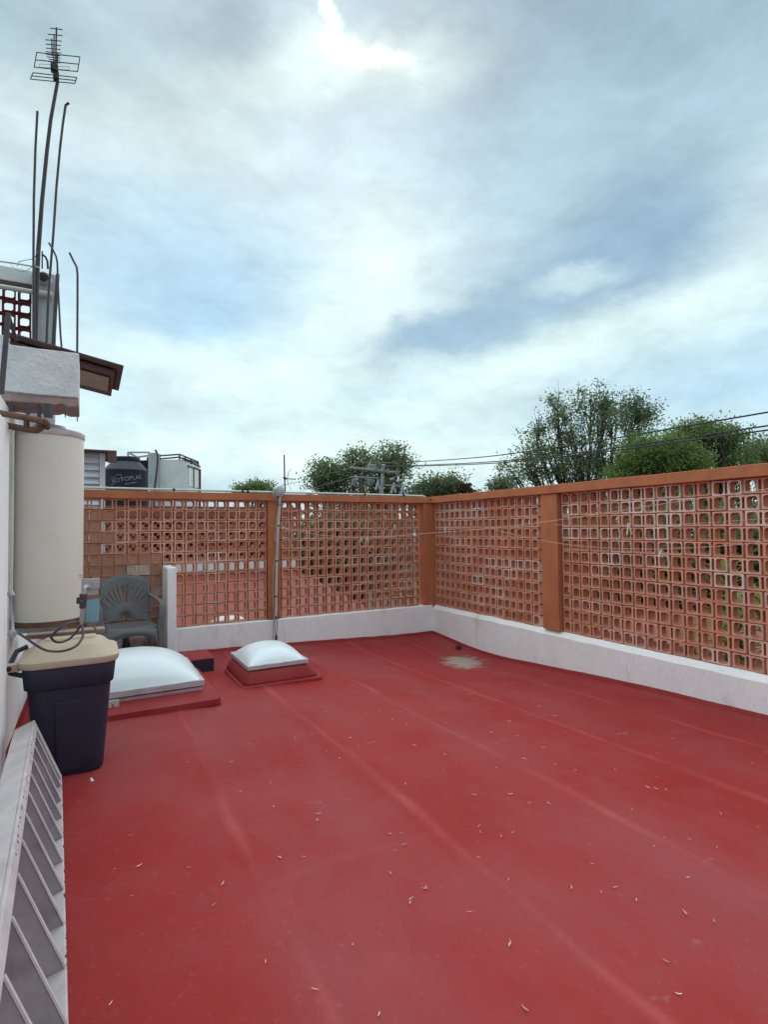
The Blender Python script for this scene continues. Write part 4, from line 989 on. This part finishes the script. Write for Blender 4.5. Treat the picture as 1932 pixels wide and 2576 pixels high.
# ------------------------------------------------------------------ neighbour's roof behind the back wall
m_ = MB(); m_.add([(-9, .3, .30), (-.5, .3, .22), (.5, 7.0, .42), (-9, 7.0, .46)], [(0, 1, 2, 3)]); m_.box(-9, -.5, .3, 7.0, -6.2, .18)
tag(m_.build('neighbour_roof', nred_m), kind='structure')
vb = empty('vent_block_wall', (-4, 7.05, .4), label='neighbour wall of pierced vent blocks glimpsed through the back lattice', cat='wall', kind='thing')
VX0, VX1, VS = -4.55, .50, .262
child(MB().box(VX0-1.5, VX1, 7.0, 7.15, .2, .50), 'red_plinth', nred_m, vb)
child(MB().box(VX0-1.5, VX1, 6.98, 7.16, .503, .76), 'white_band', nwhite, vb)
child(MB().box(VX0-1.5, VX1+.1, 6.97, 7.2, 1.815, 2.06), 'brown_beam', nbrown, vb)
def vent_mesh():
    mb = MB(); S = VS-.012; n = 10; D = .10; h = S/2
    for (cx, cz) in ((-.25, 0), (.25, 0), (0, -.25), (0, .25)):
        pass
    r = S*.165; cs = [(-S*.27, 0), (S*.27, 0), (0, -S*.27), (0, S*.27)]
    # plate made of a coarse grid with the four round openings left out
    g_ = 15
    for i in range(g_):
        for j in range(g_):
            x0, x1 = -h+S*i/g_, -h+S*(i+1)/g_; z0, z1 = -h+S*j/g_, -h+S*(j+1)/g_
            cx_, cz_ = (x0+x1)/2, (z0+z1)/2
            if any(math.hypot(cx_-a, cz_-b) < r for a, b in cs): continue
            mb.add([(x0, 0, z0), (x1, 0, z0), (x1, 0, z1), (x0, 0, z1)], [(0, 1, 2, 3)])
    for a, b in cs:
        vs = [(a+r*math.cos(2*math.pi*k/n), y, b+r*math.sin(2*math.pi*k/n)) for y in (0.0, D) for k in range(n)]
        mb.add(vs, [(k, (k+1) % n, n+(k+1) % n, n+k) for k in range(n)])
    for s1 in (-1, 1):
        mb.add([(s1*h, 0, -h), (s1*h, D, -h), (s1*h, D, h), (s1*h, 0, h)], [(0, 1, 2, 3)]); mb.add([(-h, 0, s1*h), (-h, D, s1*h), (h, D, s1*h), (h, 0, s1*h)], [(0, 1, 2, 3)])
    return mb.mesh('vent_block', brick_m)
vm_ = vent_mesh()
for r in range(4):
    for c_ in range(int((VX1-VX0)/VS)):
        o = bpy.data.objects.new('vent_block', vm_); col.objects.link(o); keep(o, vb); o.location = (VX0+VS*(c_+.5), 7.03, .762+VS*(r+.5)); o.color = (.42, .15, .09, 1)
child(MB().box(-6.1, VX0-.01, 7.02, 7.12, .762, 1.812), 'plain_panel', nwhite, vb)
child(MB().box(VX0, -2.9, 8.2, 8.3, .3, 1.8), 'white_backing_wall', nwhite, vb)
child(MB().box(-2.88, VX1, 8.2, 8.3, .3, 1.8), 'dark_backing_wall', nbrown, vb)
child(MB().box(-6.5, VX1+.1, 7.21, 11.5, 1.88, 2.04), 'roof_deck', nwall, vb)
# low white dome on the neighbour's roof
m_ = MB(); m_.lathe([(.28, 0), (.30, .02), (.27, .12), (.16, .2), (0, .22)], (0, 0, 0), 24); o = m_.build('white_dome', nwhite, None, smooth=True); q = onax(2, .30, 575, 1565); o.location = (q.x, q.y, .16)
tag(o, 'low white dome on the neighbour roof, seen through the lattice near the column', 'skylight')
# louvred shed
ls = empty('louvred_shed', (-4.7, 3.9, .4), label='white louvred shed with a brown roof rising above the back wall beside the heater', cat='shed')
child(MB().box(-6.2, -4.11, 3.56, 4.6, .3, 2.74), 'shed_body', louvre_m, ls)
child(MB().box(-4.105, -4.02, 3.50, 4.6, .3, 2.77), 'corner_post', louvre_m, ls, bevel=.006)
zz = .45
while zz < 2.70:
    m_ = MB(); m_.add([(-6.2, 3.55, zz+.10), (-4.11, 3.55, zz+.10), (-4.11, 3.50, zz+.02), (-6.2, 3.50, zz+.02), (-6.2, 3.555, zz+.012), (-4.11, 3.555, zz+.012)], [(0, 1, 2, 3), (3, 2, 5, 4)]); child(m_, 'louvre_slat', louvre_m, ls)
    zz += .112
child(MB().box(-6.3, -3.86, 3.35, 4.8, 2.775, 2.80), 'shed_roof', brown_m, ls); child(MB().box(-3.99, -3.86, 3.35, 3.38, 2.60, 2.773), 'roof_fascia', brown_m, ls)
# black water tank with its printed name
q = at(316, 1200, 14.3)
wt = empty('water_tank', (q.x, q.y, 2.05), label='black plastic rooftop water tank with pale printed lettering above the back wall', cat='water tank')
TR = .545; H1 = 1.02
m_ = MB(); m_.lathe([(TR-.02, 0), (TR, .02), (TR, H1), (TR-.005, H1+.02)], (0, 0, 0), 48); m_.build('tank_body', tank_m, wt, smooth=True)
m_ = MB(); m_.lathe([(TR+.006, H1+.0), (TR+.008, H1+.03), (TR*.93, H1+.07), (.36, H1+.24), (.34, H1+.25)], (0, 0, 0), 48); m_.build('tank_shoulder', shoulder_m, wt, smooth=True)
m_ = MB(); m_.lathe([(.335, H1+.23), (.345, H1+.25), (.345, H1+.34), (.32, H1+.375), (.1, H1+.385)], (0, 0, 0), 40); m_.tube([(.05, 0, H1+.38), (.05, 0, H1+.43)], .012, 6); m_.build('tank_lid', tank_m, wt, smooth=True)
face = math.atan2(CAM.y-q.y, CAM.x-q.x)
def wrap(mesh, a_c, z_c, sc, tilt):
    ct, st = math.cos(tilt), math.sin(tilt)
    for v in mesh.vertices:
        x, z = v.co.x*sc, v.co.y*sc; x, z = x*ct-z*st, x*st+z*ct
        a = face + (a_c + x)/TR; rr2 = TR+.004
        v.co = (rr2*math.cos(a), rr2*math.sin(a), z_c+z)
def text_mesh(body, name, m):
    cu = bpy.data.curves.new(name, 'FONT'); cu.body = body; cu.align_x = 'CENTER'; cu.size = 1; cu.offset = .015
    to = bpy.data.objects.new(name, cu); col.objects.link(to); bpy.context.view_layer.update()
    me = bpy.data.meshes.new_from_object(to.evaluated_get(bpy.context.evaluated_depsgraph_get())); bpy.data.objects.remove(to); me.materials.clear(); me.materials.append(m); me.name = name; return me
me = text_mesh('ROTOPLAS', 'tank_lettering', print_m); wrap(me, .03, .74, .150, R(11)); link('tank_lettering', me, wt)
m_ = MB()
def ribbon(pts, w):
    vs = [];
    for i, (x, z) in enumerate(pts): vs += [(x, z-w/2, 0), (x, z+w/2, 0)]
    m_.add(vs, [(2*i, 2*i+2, 2*i+3, 2*i+1) for i in range(len(pts)-1)])
ribbon([(-.40, -.10), (-.41, -.02), (-.38, .06), (-.33, .09), (-.28, .06), (-.25, .04)], .018); ribbon([(-.30, .07), (-.22, .14), (-.14, .155), (-.08, .11), (-.065, .03)], .016); ribbon([(-.40, -.10), (-.30, -.095), (-.26, -.07)], .014)
ribbon([(-.02, -.095), (.02, -.085), (.05, -.09), (.09, -.07)], .026); ribbon([(.11, -.065), (.16, -.05), (.2, -.05), (.25, -.03)], .024)
me = m_.mesh('tank_emblem', print_m); wrap(me, .0, .74, 1.0, 0); link('tank_emblem', me, wt)
# white stair house and its neighbours further back
DH = 30.0
wb = empty('rooftop_house', at(435, 1240, DH), label='white boxy rooftop building with a steel frame roof and side window', cat='building')
def hb(name, m, x0, x1, y0, y1, d, dep, parent=wb, zb=-6.2):
    a = at(x0, y0, d); b = at(x1, y0, d); dirv = (b-a); dirv.z = 0; wdt = dirv.length; ang = math.atan2(dirv.y, dirv.x)
    top = a.z; bot = zb if y1 is None else at(x0, y1, d).z
    mb = MB(); mb.box(0, wdt, 0, dep, bot-a.z, 0, Matrix.Translation(a) @ Matrix.Rotation(ang, 4, 'Z')); return child(mb, name, m, parent)
hb('front_wall', nwhite, 393, 470, 1157, None, DH, 2.0)
a_ = at(470, 1157, DH); b_ = at(470, 1157, DH)-at(393, 1157, DH); b_.z = 0; nb_ = Vector((-b_.y, b_.x, 0)).normalized(); bd_ = b_.normalized()
def side(name, m, t0, t1, z0_, z1_, out=.03):
    mb = MB(); mb.box(.002, out, t0, t1, z0_, z1_, Matrix.Translation(a_) @ Matrix.Rotation(math.atan2(bd_.y, bd_.x), 4, 'Z')); child(mb, name, m, wb)
side('side_window', glass_m, .12, 1.85, -1.45, -.38); side('window_mullion', dark_m, .92, 1.0, -1.45, -.38, .06); side('corner_post', darkred_m, 1.9, 2.05, -4, -.30, .08); side('window_head', dark_m, .05, 1.95, -.38, -.30, .08)
hb('stair_tower', ngrey, 375, 392, 1139, None, DH-.5, .6)
hb('tower_door', dark_m, 368, 373.5, 1150, 1219, DH-.4, .3)
m_ = MB()
def seg(x0, y0, x1, y1, d0=DH, d1=None, r=.045): m_.tube([at(x0, y0, d0), at(x1, y1, d1 or d0)], r, 5)
for a in ((396, 1147, 451, 1143), (396, 1155, 451, 1150), (451, 1143, 498, 1162), (451, 1150, 504, 1175), (451, 1143, 451, 1157), (498, 1162, 498, 1173), (465, 1150, 465, 1160), (480, 1156, 480, 1168), (458, 1152, 498, 1166)): seg(*a)
child(m_, 'steel_roof_frame', dark_m, wb)
gh = empty('frame_tower', at(350, 1230, 26), label='open steel frame with a dark tank beside the white rooftop building', cat='tower')
m_ = MB()
for a in ((321, 1138, 375, 1138), (321, 1138, 321, 1228), (374.5, 1138, 374.5, 1228), (321, 1138, 345, 1150), (345, 1150, 373, 1146), (345, 1150, 345, 1228)): seg(*a, d0=26)
child(m_, 'steel_frame', ngrey, gh)
hb('dark_tank', tank_m, 348, 372, 1158, 1190, 26.5, .2, gh); hb('dark_panel', dark_m, 366, 372, 1193, 1216, 26.5, .3, gh); hb('tower_wall', louvre_m, 321, 345, 1147, None, 27.2, .3, gh)
rod('dark pole with a bent tip rising in front of the white rooftop building', [(390, 1132), (393, 1137), (396, 1146), (395, 1170), (391, 1205), (388, 1228), (386, 1300)], 11.5, .022, cat='pole', name='bent_pole')

# ------------------------------------------------------------------ utility poles and cables
DP = 28.0
up = world_thing('utility_pole', at(960, 1300, DP), 'pale concrete utility pole with a long crossarm and fuse cutouts in front of the tree', 'utility pole')
a, b = at(963, 1176, DP), at(957, 1300, DP); m_ = MB(); m_.tube([a, Vector((b.x, b.y, a.z-3)), Vector((b.x, b.y, -6.2))], [.085, .10, .16], 12); child(m_, 'pole_shaft', concrete_m, up, smooth=True)
def bar(x0, y0, x1, y1, r, d=DP-.15): 
    mb = MB(); mb.tube([at(x0, y0, d), at(x1, y1, d)], r, 6); return mb
child(bar(880, 1177, 1004, 1190, .075), 'crossarm', util_m, up)
child(bar(968, 1220, 1010, 1224, .05), 'lower_crossarm', util_m, up)
def insul(x, y, h, w, th, d=DP-.2, m=None):
    p0 = at(x, y, d); mb = MB(); mb.tube([p0, p0-Vector((0, 0, h*.35)), p0-Vector((0, 0, h*.4)), p0-Vector((0, 0, h))], [w*.5, w, w*.7, w*.9], 8); return child(mb, 'insulator', m or util_m, th, smooth=True)
for (x, y) in ((951, 1205), (990, 1213), (1014, 1217)):
    insul(x, y, .5, .07, up); m_ = bar(x+1, y+4, x-6, y+28, .06, DP-.35); child(m_, 'fuse_cutout', ngrey, up)
    m_ = bar(x-1, y+6, x+5, y+27, .045, DP-.3); child(m_, 'fuse_link', ngrey, up)
for (x, y) in ((986, 1205), (1009, 1208)): child(bar(x-6, y+1, x+6, y-1, .06), 'arrester', ngrey, up)
for x, y in ((945, 1166), (966, 1170), (976, 1178), (1000, 1180)): insul(x, y, .28, .06, up)
wp = world_thing('utility_pole', at(911, 1300, DP+1), 'dark timber utility pole with grey transformer cans left of the concrete pole', 'utility pole')
a, b = at(913, 1182, DP+1), at(909, 1300, DP+1); m_ = MB(); m_.tube([a, Vector((b.x, b.y, a.z-3)), Vector((b.x, b.y, -6.2))], [.08, .10, .15], 10); child(m_, 'pole_shaft', wood_m, wp, smooth=True)
child(bar(881, 1200, 952, 1203, .055, DP+.9), 'crossarm', util_m, wp)
for x, y, s_ in ((892, 1205, .15), (930, 1205, .15), (934, 1168, .20)):
    p0 = at(x, y, DP+.8); m_ = MB(); m_.lathe([(s_*.8, 0), (s_, -.03), (s_, -.30), (s_*.7, -.36)], p0, 12); child(m_, 'transformer_can', util_m, wp, smooth=True)
def cable(label, pts, r=.018, d0=DP, d1=11.0, x0=1000, x1=1932):
    P = []
    for x, y in pts:
        k = (x-x0)/(x1-x0); d = 1/(lerp(1/d0, 1/d1, k)); P.append(at(x, y, d))
    mb = MB(); mb.tube(smooth_path(P, 5), r, 6); tag(mb.build('power_cable', cable_m, None, smooth=True), label, 'power cable')
cable('upper single power cable rising to the right edge of the picture', [(900, 1161), (950, 1163), (1037, 1162), (1200, 1151), (1340, 1134), (1482, 1113), (1685, 1079), (1932, 1037), (2050, 1016)])
cable('middle power cable, upper one of the close pair', [(940, 1173), (1037, 1171), (1200, 1164), (1330, 1153), (1465, 1138), (1685, 1107), (1932, 1071), (2050, 1053)])
cable('lowest power cable, lower one of the close pair', [(940, 1175), (1037, 1173), (1200, 1167.5), (1330, 1158), (1508, 1138), (1685, 1115), (1932, 1082), (2050, 1066)])
m_ = MB()
for a in ((670, 1232, 880, 1178), (755, 1236, 885, 1200), (890, 1162, 1000, 1165), (880, 1177, 900, 1161)): m_.tube([at(a[0], a[1], DP-3), at(a[2], a[3], DP)], .012, 4)
tag(m_.build('drop_wires', util_m), 'pale thin service wires running down left from the utility poles', 'wire')

# ------------------------------------------------------------------ trees
def make_tree(name, label, x, d, lobes, m, nclus, leaves, lsz, crad, seed, group='trees beyond the walls', bare=0, trunk_r=.22, base=-6.2, cat='tree', dark=None):
    """lobes: (px, py, rx_px, ry_px, rd_m, weight) of the crown in the photograph at distance d"""
    rr = np.random.default_rng(seed); rp = random.Random(seed)
    C = at(x, 1300, d); root = Vector((C.x, C.y, base))
    t = empty(name, root, label=label, cat=cat, group=group)
    cl = []; W = np.array([l[5] for l in lobes], float); W /= W.sum()
    for k in range(nclus):
        l = lobes[rr.choice(len(lobes), p=W)]
        while True:
            v = rr.normal(size=3); v /= np.linalg.norm(v); rad = rr.random()**.42
            v = v*rad
            if v[1] > -.95: break
        c = at(l[0]+v[0]*l[2], l[1]-v[1]*l[3], d) + _F*float(v[2]*l[4]); cl.append(c)
    # limbs: group clusters round a few anchors
    P = np.array([tuple(c) for c in cl]); K_ = max(4, nclus//14); A = P[rr.choice(len(P), K_, replace=False)]
    for _ in range(6):
        lab = ((P[:, None]-A[None])**2).sum(-1).argmin(1)
        A = np.array([P[lab == k].mean(0) if (lab == k).any() else A[k] for k in range(K_)])
    mid = Vector(P.mean(0)); zlow = float(P[:, 2].min())
    fork = Vector((root.x*.7+mid.x*.3, root.y*.7+mid.y*.3, max(base+1.2, zlow-.4)))
    tm = MB(); tm.tube([root, root.lerp(fork, .5)+Vector((rp.uniform(-.1, .1), rp.uniform(-.1, .1), 0)), fork], [trunk_r*1.3, trunk_r, trunk_r*.8], 9)
    for k in range(K_):
        a = Vector(A[k]); j = fork.lerp(a, .5)+Vector((rp.uniform(-.3, .3), rp.uniform(-.3, .3), -.25))
        path = smooth_path([fork, j, a], 4); nP = len(path)
        tm.tube(path, [lerp(trunk_r*.5, .035, i/(nP-1)) for i in range(nP)], 6)
        for ci in np.where(lab == k)[0]:
            s_ = path[int(nP*rp.uniform(.45, .95))]; c = cl[ci]; m2 = s_.lerp(c, .5)+Vector((rp.uniform(-.15, .15), rp.uniform(-.15, .15), rp.uniform(-.1, .2)))
            tm.tube([s_, m2, c], [.032, .02, .008], 4, cap=False)
    for _ in range(bare):
        b0 = Vector(A[rp.randrange(K_)]); l = lobes[0]
        for q in range(3):
            e_ = b0+Vector((rp.uniform(-.9, .3), rp.uniform(-.5, .5), rp.uniform(.5, 1.7))); tm.tube([b0, b0.lerp(e_, .5)+Vector((rp.uniform(-.1, .1), 0, 0)), e_], [.02, .013, .005], 4, cap=False)
    child(tm, 'trunk', bark_m, t)
    N_ = nclus*leaves
    ctr = np.repeat(P, leaves, 0) + rr.normal(size=(N_, 3))*np.array([1, 1, .72])*crad*(.55+.9*np.repeat(rr.random(nclus), leaves))[:, None]
    u = rr.normal(size=(N_, 3)); u /= np.linalg.norm(u, axis=1)[:, None]; w = rr.normal(size=(N_, 3)); w -= (w*u).sum(1)[:, None]*u; w /= np.linalg.norm(w, axis=1)[:, None]
    s = lsz*(.6+.8*rr.random((N_, 1)))
    V = np.stack([ctr-u*s*.5, ctr+w*s*.24+u*s*.02, ctr+u*s*.5, ctr-w*s*.24+u*s*.02], 1).reshape(-1, 3)
    me = bpy.data.meshes.new('crown'); me.vertices.add(len(V)); me.vertices.foreach_set('co', V.astype(np.float32).ravel())
    me.loops.add(len(V)); me.loops.foreach_set('vertex_index', np.arange(len(V), dtype=np.int32)); me.polygons.add(N_)
    me.polygons.foreach_set('loop_start', np.arange(0, len(V), 4, dtype=np.int32)); 
    ms = m if isinstance(m, (list, tuple)) else [m]
    for q in ms: me.materials.append(q)
    if len(ms) > 1: me.polygons.foreach_set('material_index', np.repeat(rr.choice(len(ms), nclus), leaves).astype(np.int32))
    me.update(calc_edges=True); keep(link('crown', me), t)
    return t
make_tree('leafy_tree', 'rounded green tree standing behind the two utility poles', 910, 38, [(940, 1185, 100, 62, 2.2, 3), (830, 1195, 45, 45, 1.5, 1.3), (800, 1215, 28, 30, 1, .4), (990, 1165, 55, 45, 1.5, 1), (930, 1250, 120, 40, 2, 1.5), (930, 1380, 110, 100, 2, 1.8)], [leafA, leafC], 380, 44, .20, .36, 1)
make_tree('leafy_tree', 'largest tree with sparse airy branches above the nearer right wall', 1480, 30, [(1440, 1090, 100, 75, 2, 2.2), (1540, 1070, 95, 70, 2, 2), (1400, 1030, 22, 45, 1, .5), (1455, 1020, 20, 45, 1, .5), (1515, 1010, 24, 50, 1, .6), (1590, 1025, 25, 40, 1, .6), (1620, 1050, 50, 40, 1.3, .8), (1350, 1120, 45, 55, 1.4, .9), (1310, 1180, 60, 40, 1.3, .9), (1420, 1180, 120, 45, 2, 2.2), (1550, 1160, 100, 50, 2, 1.6), (1500, 1330, 180, 110, 2.2, 2)], [leafC, leafA, leafC], 350, 62, .15, .30, 2, bare=26)
make_tree('bushy_tree', 'bright green dense tree just above the nearer right wall', 1650, 22, [(1660, 1150, 105, 55, 1.3, 3), (1590, 1190, 60, 40, 1, 1.2), (1720, 1175, 55, 40, 1, 1.2), (1650, 1260, 120, 60, 1.4, 2), (1560, 1215, 40, 25, .8, .5)], leafB, 340, 90, .115, .23, 3)
make_tree('bushy_tree', 'mid green tree with gaps at the right end above the wall', 1790, 26, [(1740, 1090, 45, 35, 1, 1.1), (1700, 1150, 60, 40, 1, 1.0), (1800, 1100, 70, 35, 1.3, 1.4), (1850, 1125, 60, 45, 1.2, 1.3), (1800, 1180, 110, 45, 1.4, 2.2), (1700, 1110, 35, 30, 1, .5), (1850, 1300, 120, 90, 1.6, 1.6)], [leafB, leafA], 320, 56, .14, .27, 4)
make_tree('bushy_tree', 'dark tree cut off by the right edge of the picture', 1960, 28, [(1950, 1150, 60, 50, 1.5, 2), (1980, 1200, 80, 60, 1.5, 1.5), (1960, 1350, 100, 120, 1.5, 1.5)], [leafC, leafA], 200, 80, .16, .32, 5)
make_tree('leafy_tree', 'low dark tree mass between the concrete pole and the corner', 1090, 55, [(1090, 1235, 55, 30, 2, 2), (1130, 1225, 45, 28, 2, 1.5), (1050, 1250, 40, 22, 2, 1), (1090, 1330, 90, 60, 2, 1.5)], leafC, 170, 70, .3, .55, 6)
make_tree('palm_like_tree', 'small spiky reddish tree at the corner above the wall', 1170, 50, [(1165, 1230, 9, 10, .5, 1), (1182, 1238, 8, 7, .5, 1)], leafR, 18, 26, .5, .28, 7, trunk_r=.12)
make_tree('leafy_tree', 'tiny distant tree just left of the conduit weather head', 640, 60, [(650, 1231, 30, 9, 1.5, 2), (612, 1237, 14, 6, 1, .6), (640, 1300, 70, 60, 2, 1.6)], leafA, 110, 60, .3, .5, 8)
make_tree('leafy_tree', 'small tree peeking above the wall right of the corner', 1260, 45, [(1262, 1222, 22, 12, 1, 1), (1245, 1260, 60, 30, 1.5, 1), (1250, 1340, 80, 80, 2, 1)], leafC, 80, 60, .26, .45, 9)
# shrubs below wall level, seen through the openings
make_tree('garden_shrub', 'dark shrub glimpsed through the middle of the back lattice', 880, 16, [(830, 1390, 90, 80, 1.5, 1), (960, 1400, 80, 90, 1.5, 1), (900, 1330, 120, 40, 1.5, .6)], [leafC, leafA], 150, 60, .2, .36, 10, trunk_r=.1, group='shrubs behind the lattice walls', cat='shrub')
make_tree('garden_shrub', 'broad dark shrub glimpsed through the nearer right lattice', 1600, 13, [(1480, 1420, 90, 110, 1.0, 1), (1620, 1400, 110, 120, 1.0, 1.3), (1780, 1380, 110, 110, 1, 1.2), (1900, 1400, 70, 130, 1, .8)], [leafC, leafA, leafC], 260, 60, .16, .30, 11, trunk_r=.1, group='shrubs behind the lattice walls', cat='shrub')
def spiky(label, x, y, d, n, L_, seed):
    rp = random.Random(seed); p = at(x, y, d); t = empty('spiky_plant', (p.x, p.y, -6.2), label=label, cat='plant', group='spiky plants behind the right wall')
    m_ = MB(); m_.tube([(p.x, p.y, -6.2), (p.x+.05, p.y, -3), p], [.07, .06, .05], 7); child(m_, 'stem', bark_m, t)
    m_ = MB()
    for i in range(n):
        a = rp.uniform(0, 2*math.pi); e = rp.uniform(-.2, 1.3); l = L_*rp.uniform(.6, 1); w = .028*rp.uniform(.7, 1.2); z0_ = rp.uniform(-.35, .15)
        dr = Vector((math.cos(a)*math.cos(e), math.sin(a)*math.cos(e), math.sin(e))); sd = dr.cross(Vector((0, 0, 1))).normalized()*w
        pts_ = [p+Vector((0, 0, z0_))+dr*l*t_+Vector((0, 0, -.35*l*t_*t_)) for t_ in (0, .35, .7, 1)]
        ws = (.6, 1, .7, .05); vs = [];
        for q, k_ in zip(pts_, ws): vs += [q-sd*k_, q+Vector((0, 0, -.006)), q+sd*k_]
        m_.add(vs, [(3*j+c, 3*j+c+1, 3*j+c+4, 3*j+c+3) for j in range(3) for c in (0, 1)])
    child(m_, 'leaf_rosette', leafY, t)
spiky('yellow green spiky plant behind the lower right lattice, lowest on the right', 1850, 1600, 5.6, 70, .65, 1)
spiky('yellow green spiky plant behind the right lattice at mid height', 1830, 1470, 6.6, 60, .6, 2)
spiky('yellow green spiky plant behind the right lattice, nearest the right edge', 1930, 1530, 5.2, 60, .6, 3)
spiky('yellow green spiky plant left of the others behind the right lattice', 1740, 1640, 7.0, 50, .6, 4)
# houses glimpsed through the openings
hs = empty('pink_house', (9, 9, -6.2), label='plain pinkish house wall glimpsed through the right lattice', cat='building')
child(MB().box(4.2, 9.5, -1.8, 6.5, -6.2, -.6), 'house_body', nwall, hs); child(MB().box(4.15, 9.55, -1.85, 6.55, -.598, -.45), 'roof_edge', nbrown, hs)
child(MB().box(4.17, 4.199, 1.0, 2.2, -3.6, -2.0), 'window', glass_m, hs)
hs = empty('low_house', (0, 20, -6.2), label='plain low house glimpsed through the back lattice right of the conduit', cat='building')
child(MB().box(-3.5, 4.5, 12.5, 20, -6.2, -.7), 'house_body', nwall, hs); child(MB().box(-3.6, 4.6, 12.4, 20.1, -.698, -.5), 'roof_edge', ngrey, hs)
tag(MB().box(-.7, 3.6, .5, 11.5, -6.2, -1.2).build('patio_slab', nwall), kind='structure')

m_ = MB(); m_.box(-4.42, -4.28, -5.05, -4.93, .10, .375); tag(m_.build('prop_block', concrete_m, None, bevel=.006), 'plain grey block holding up the near end of the steel grille', 'block')
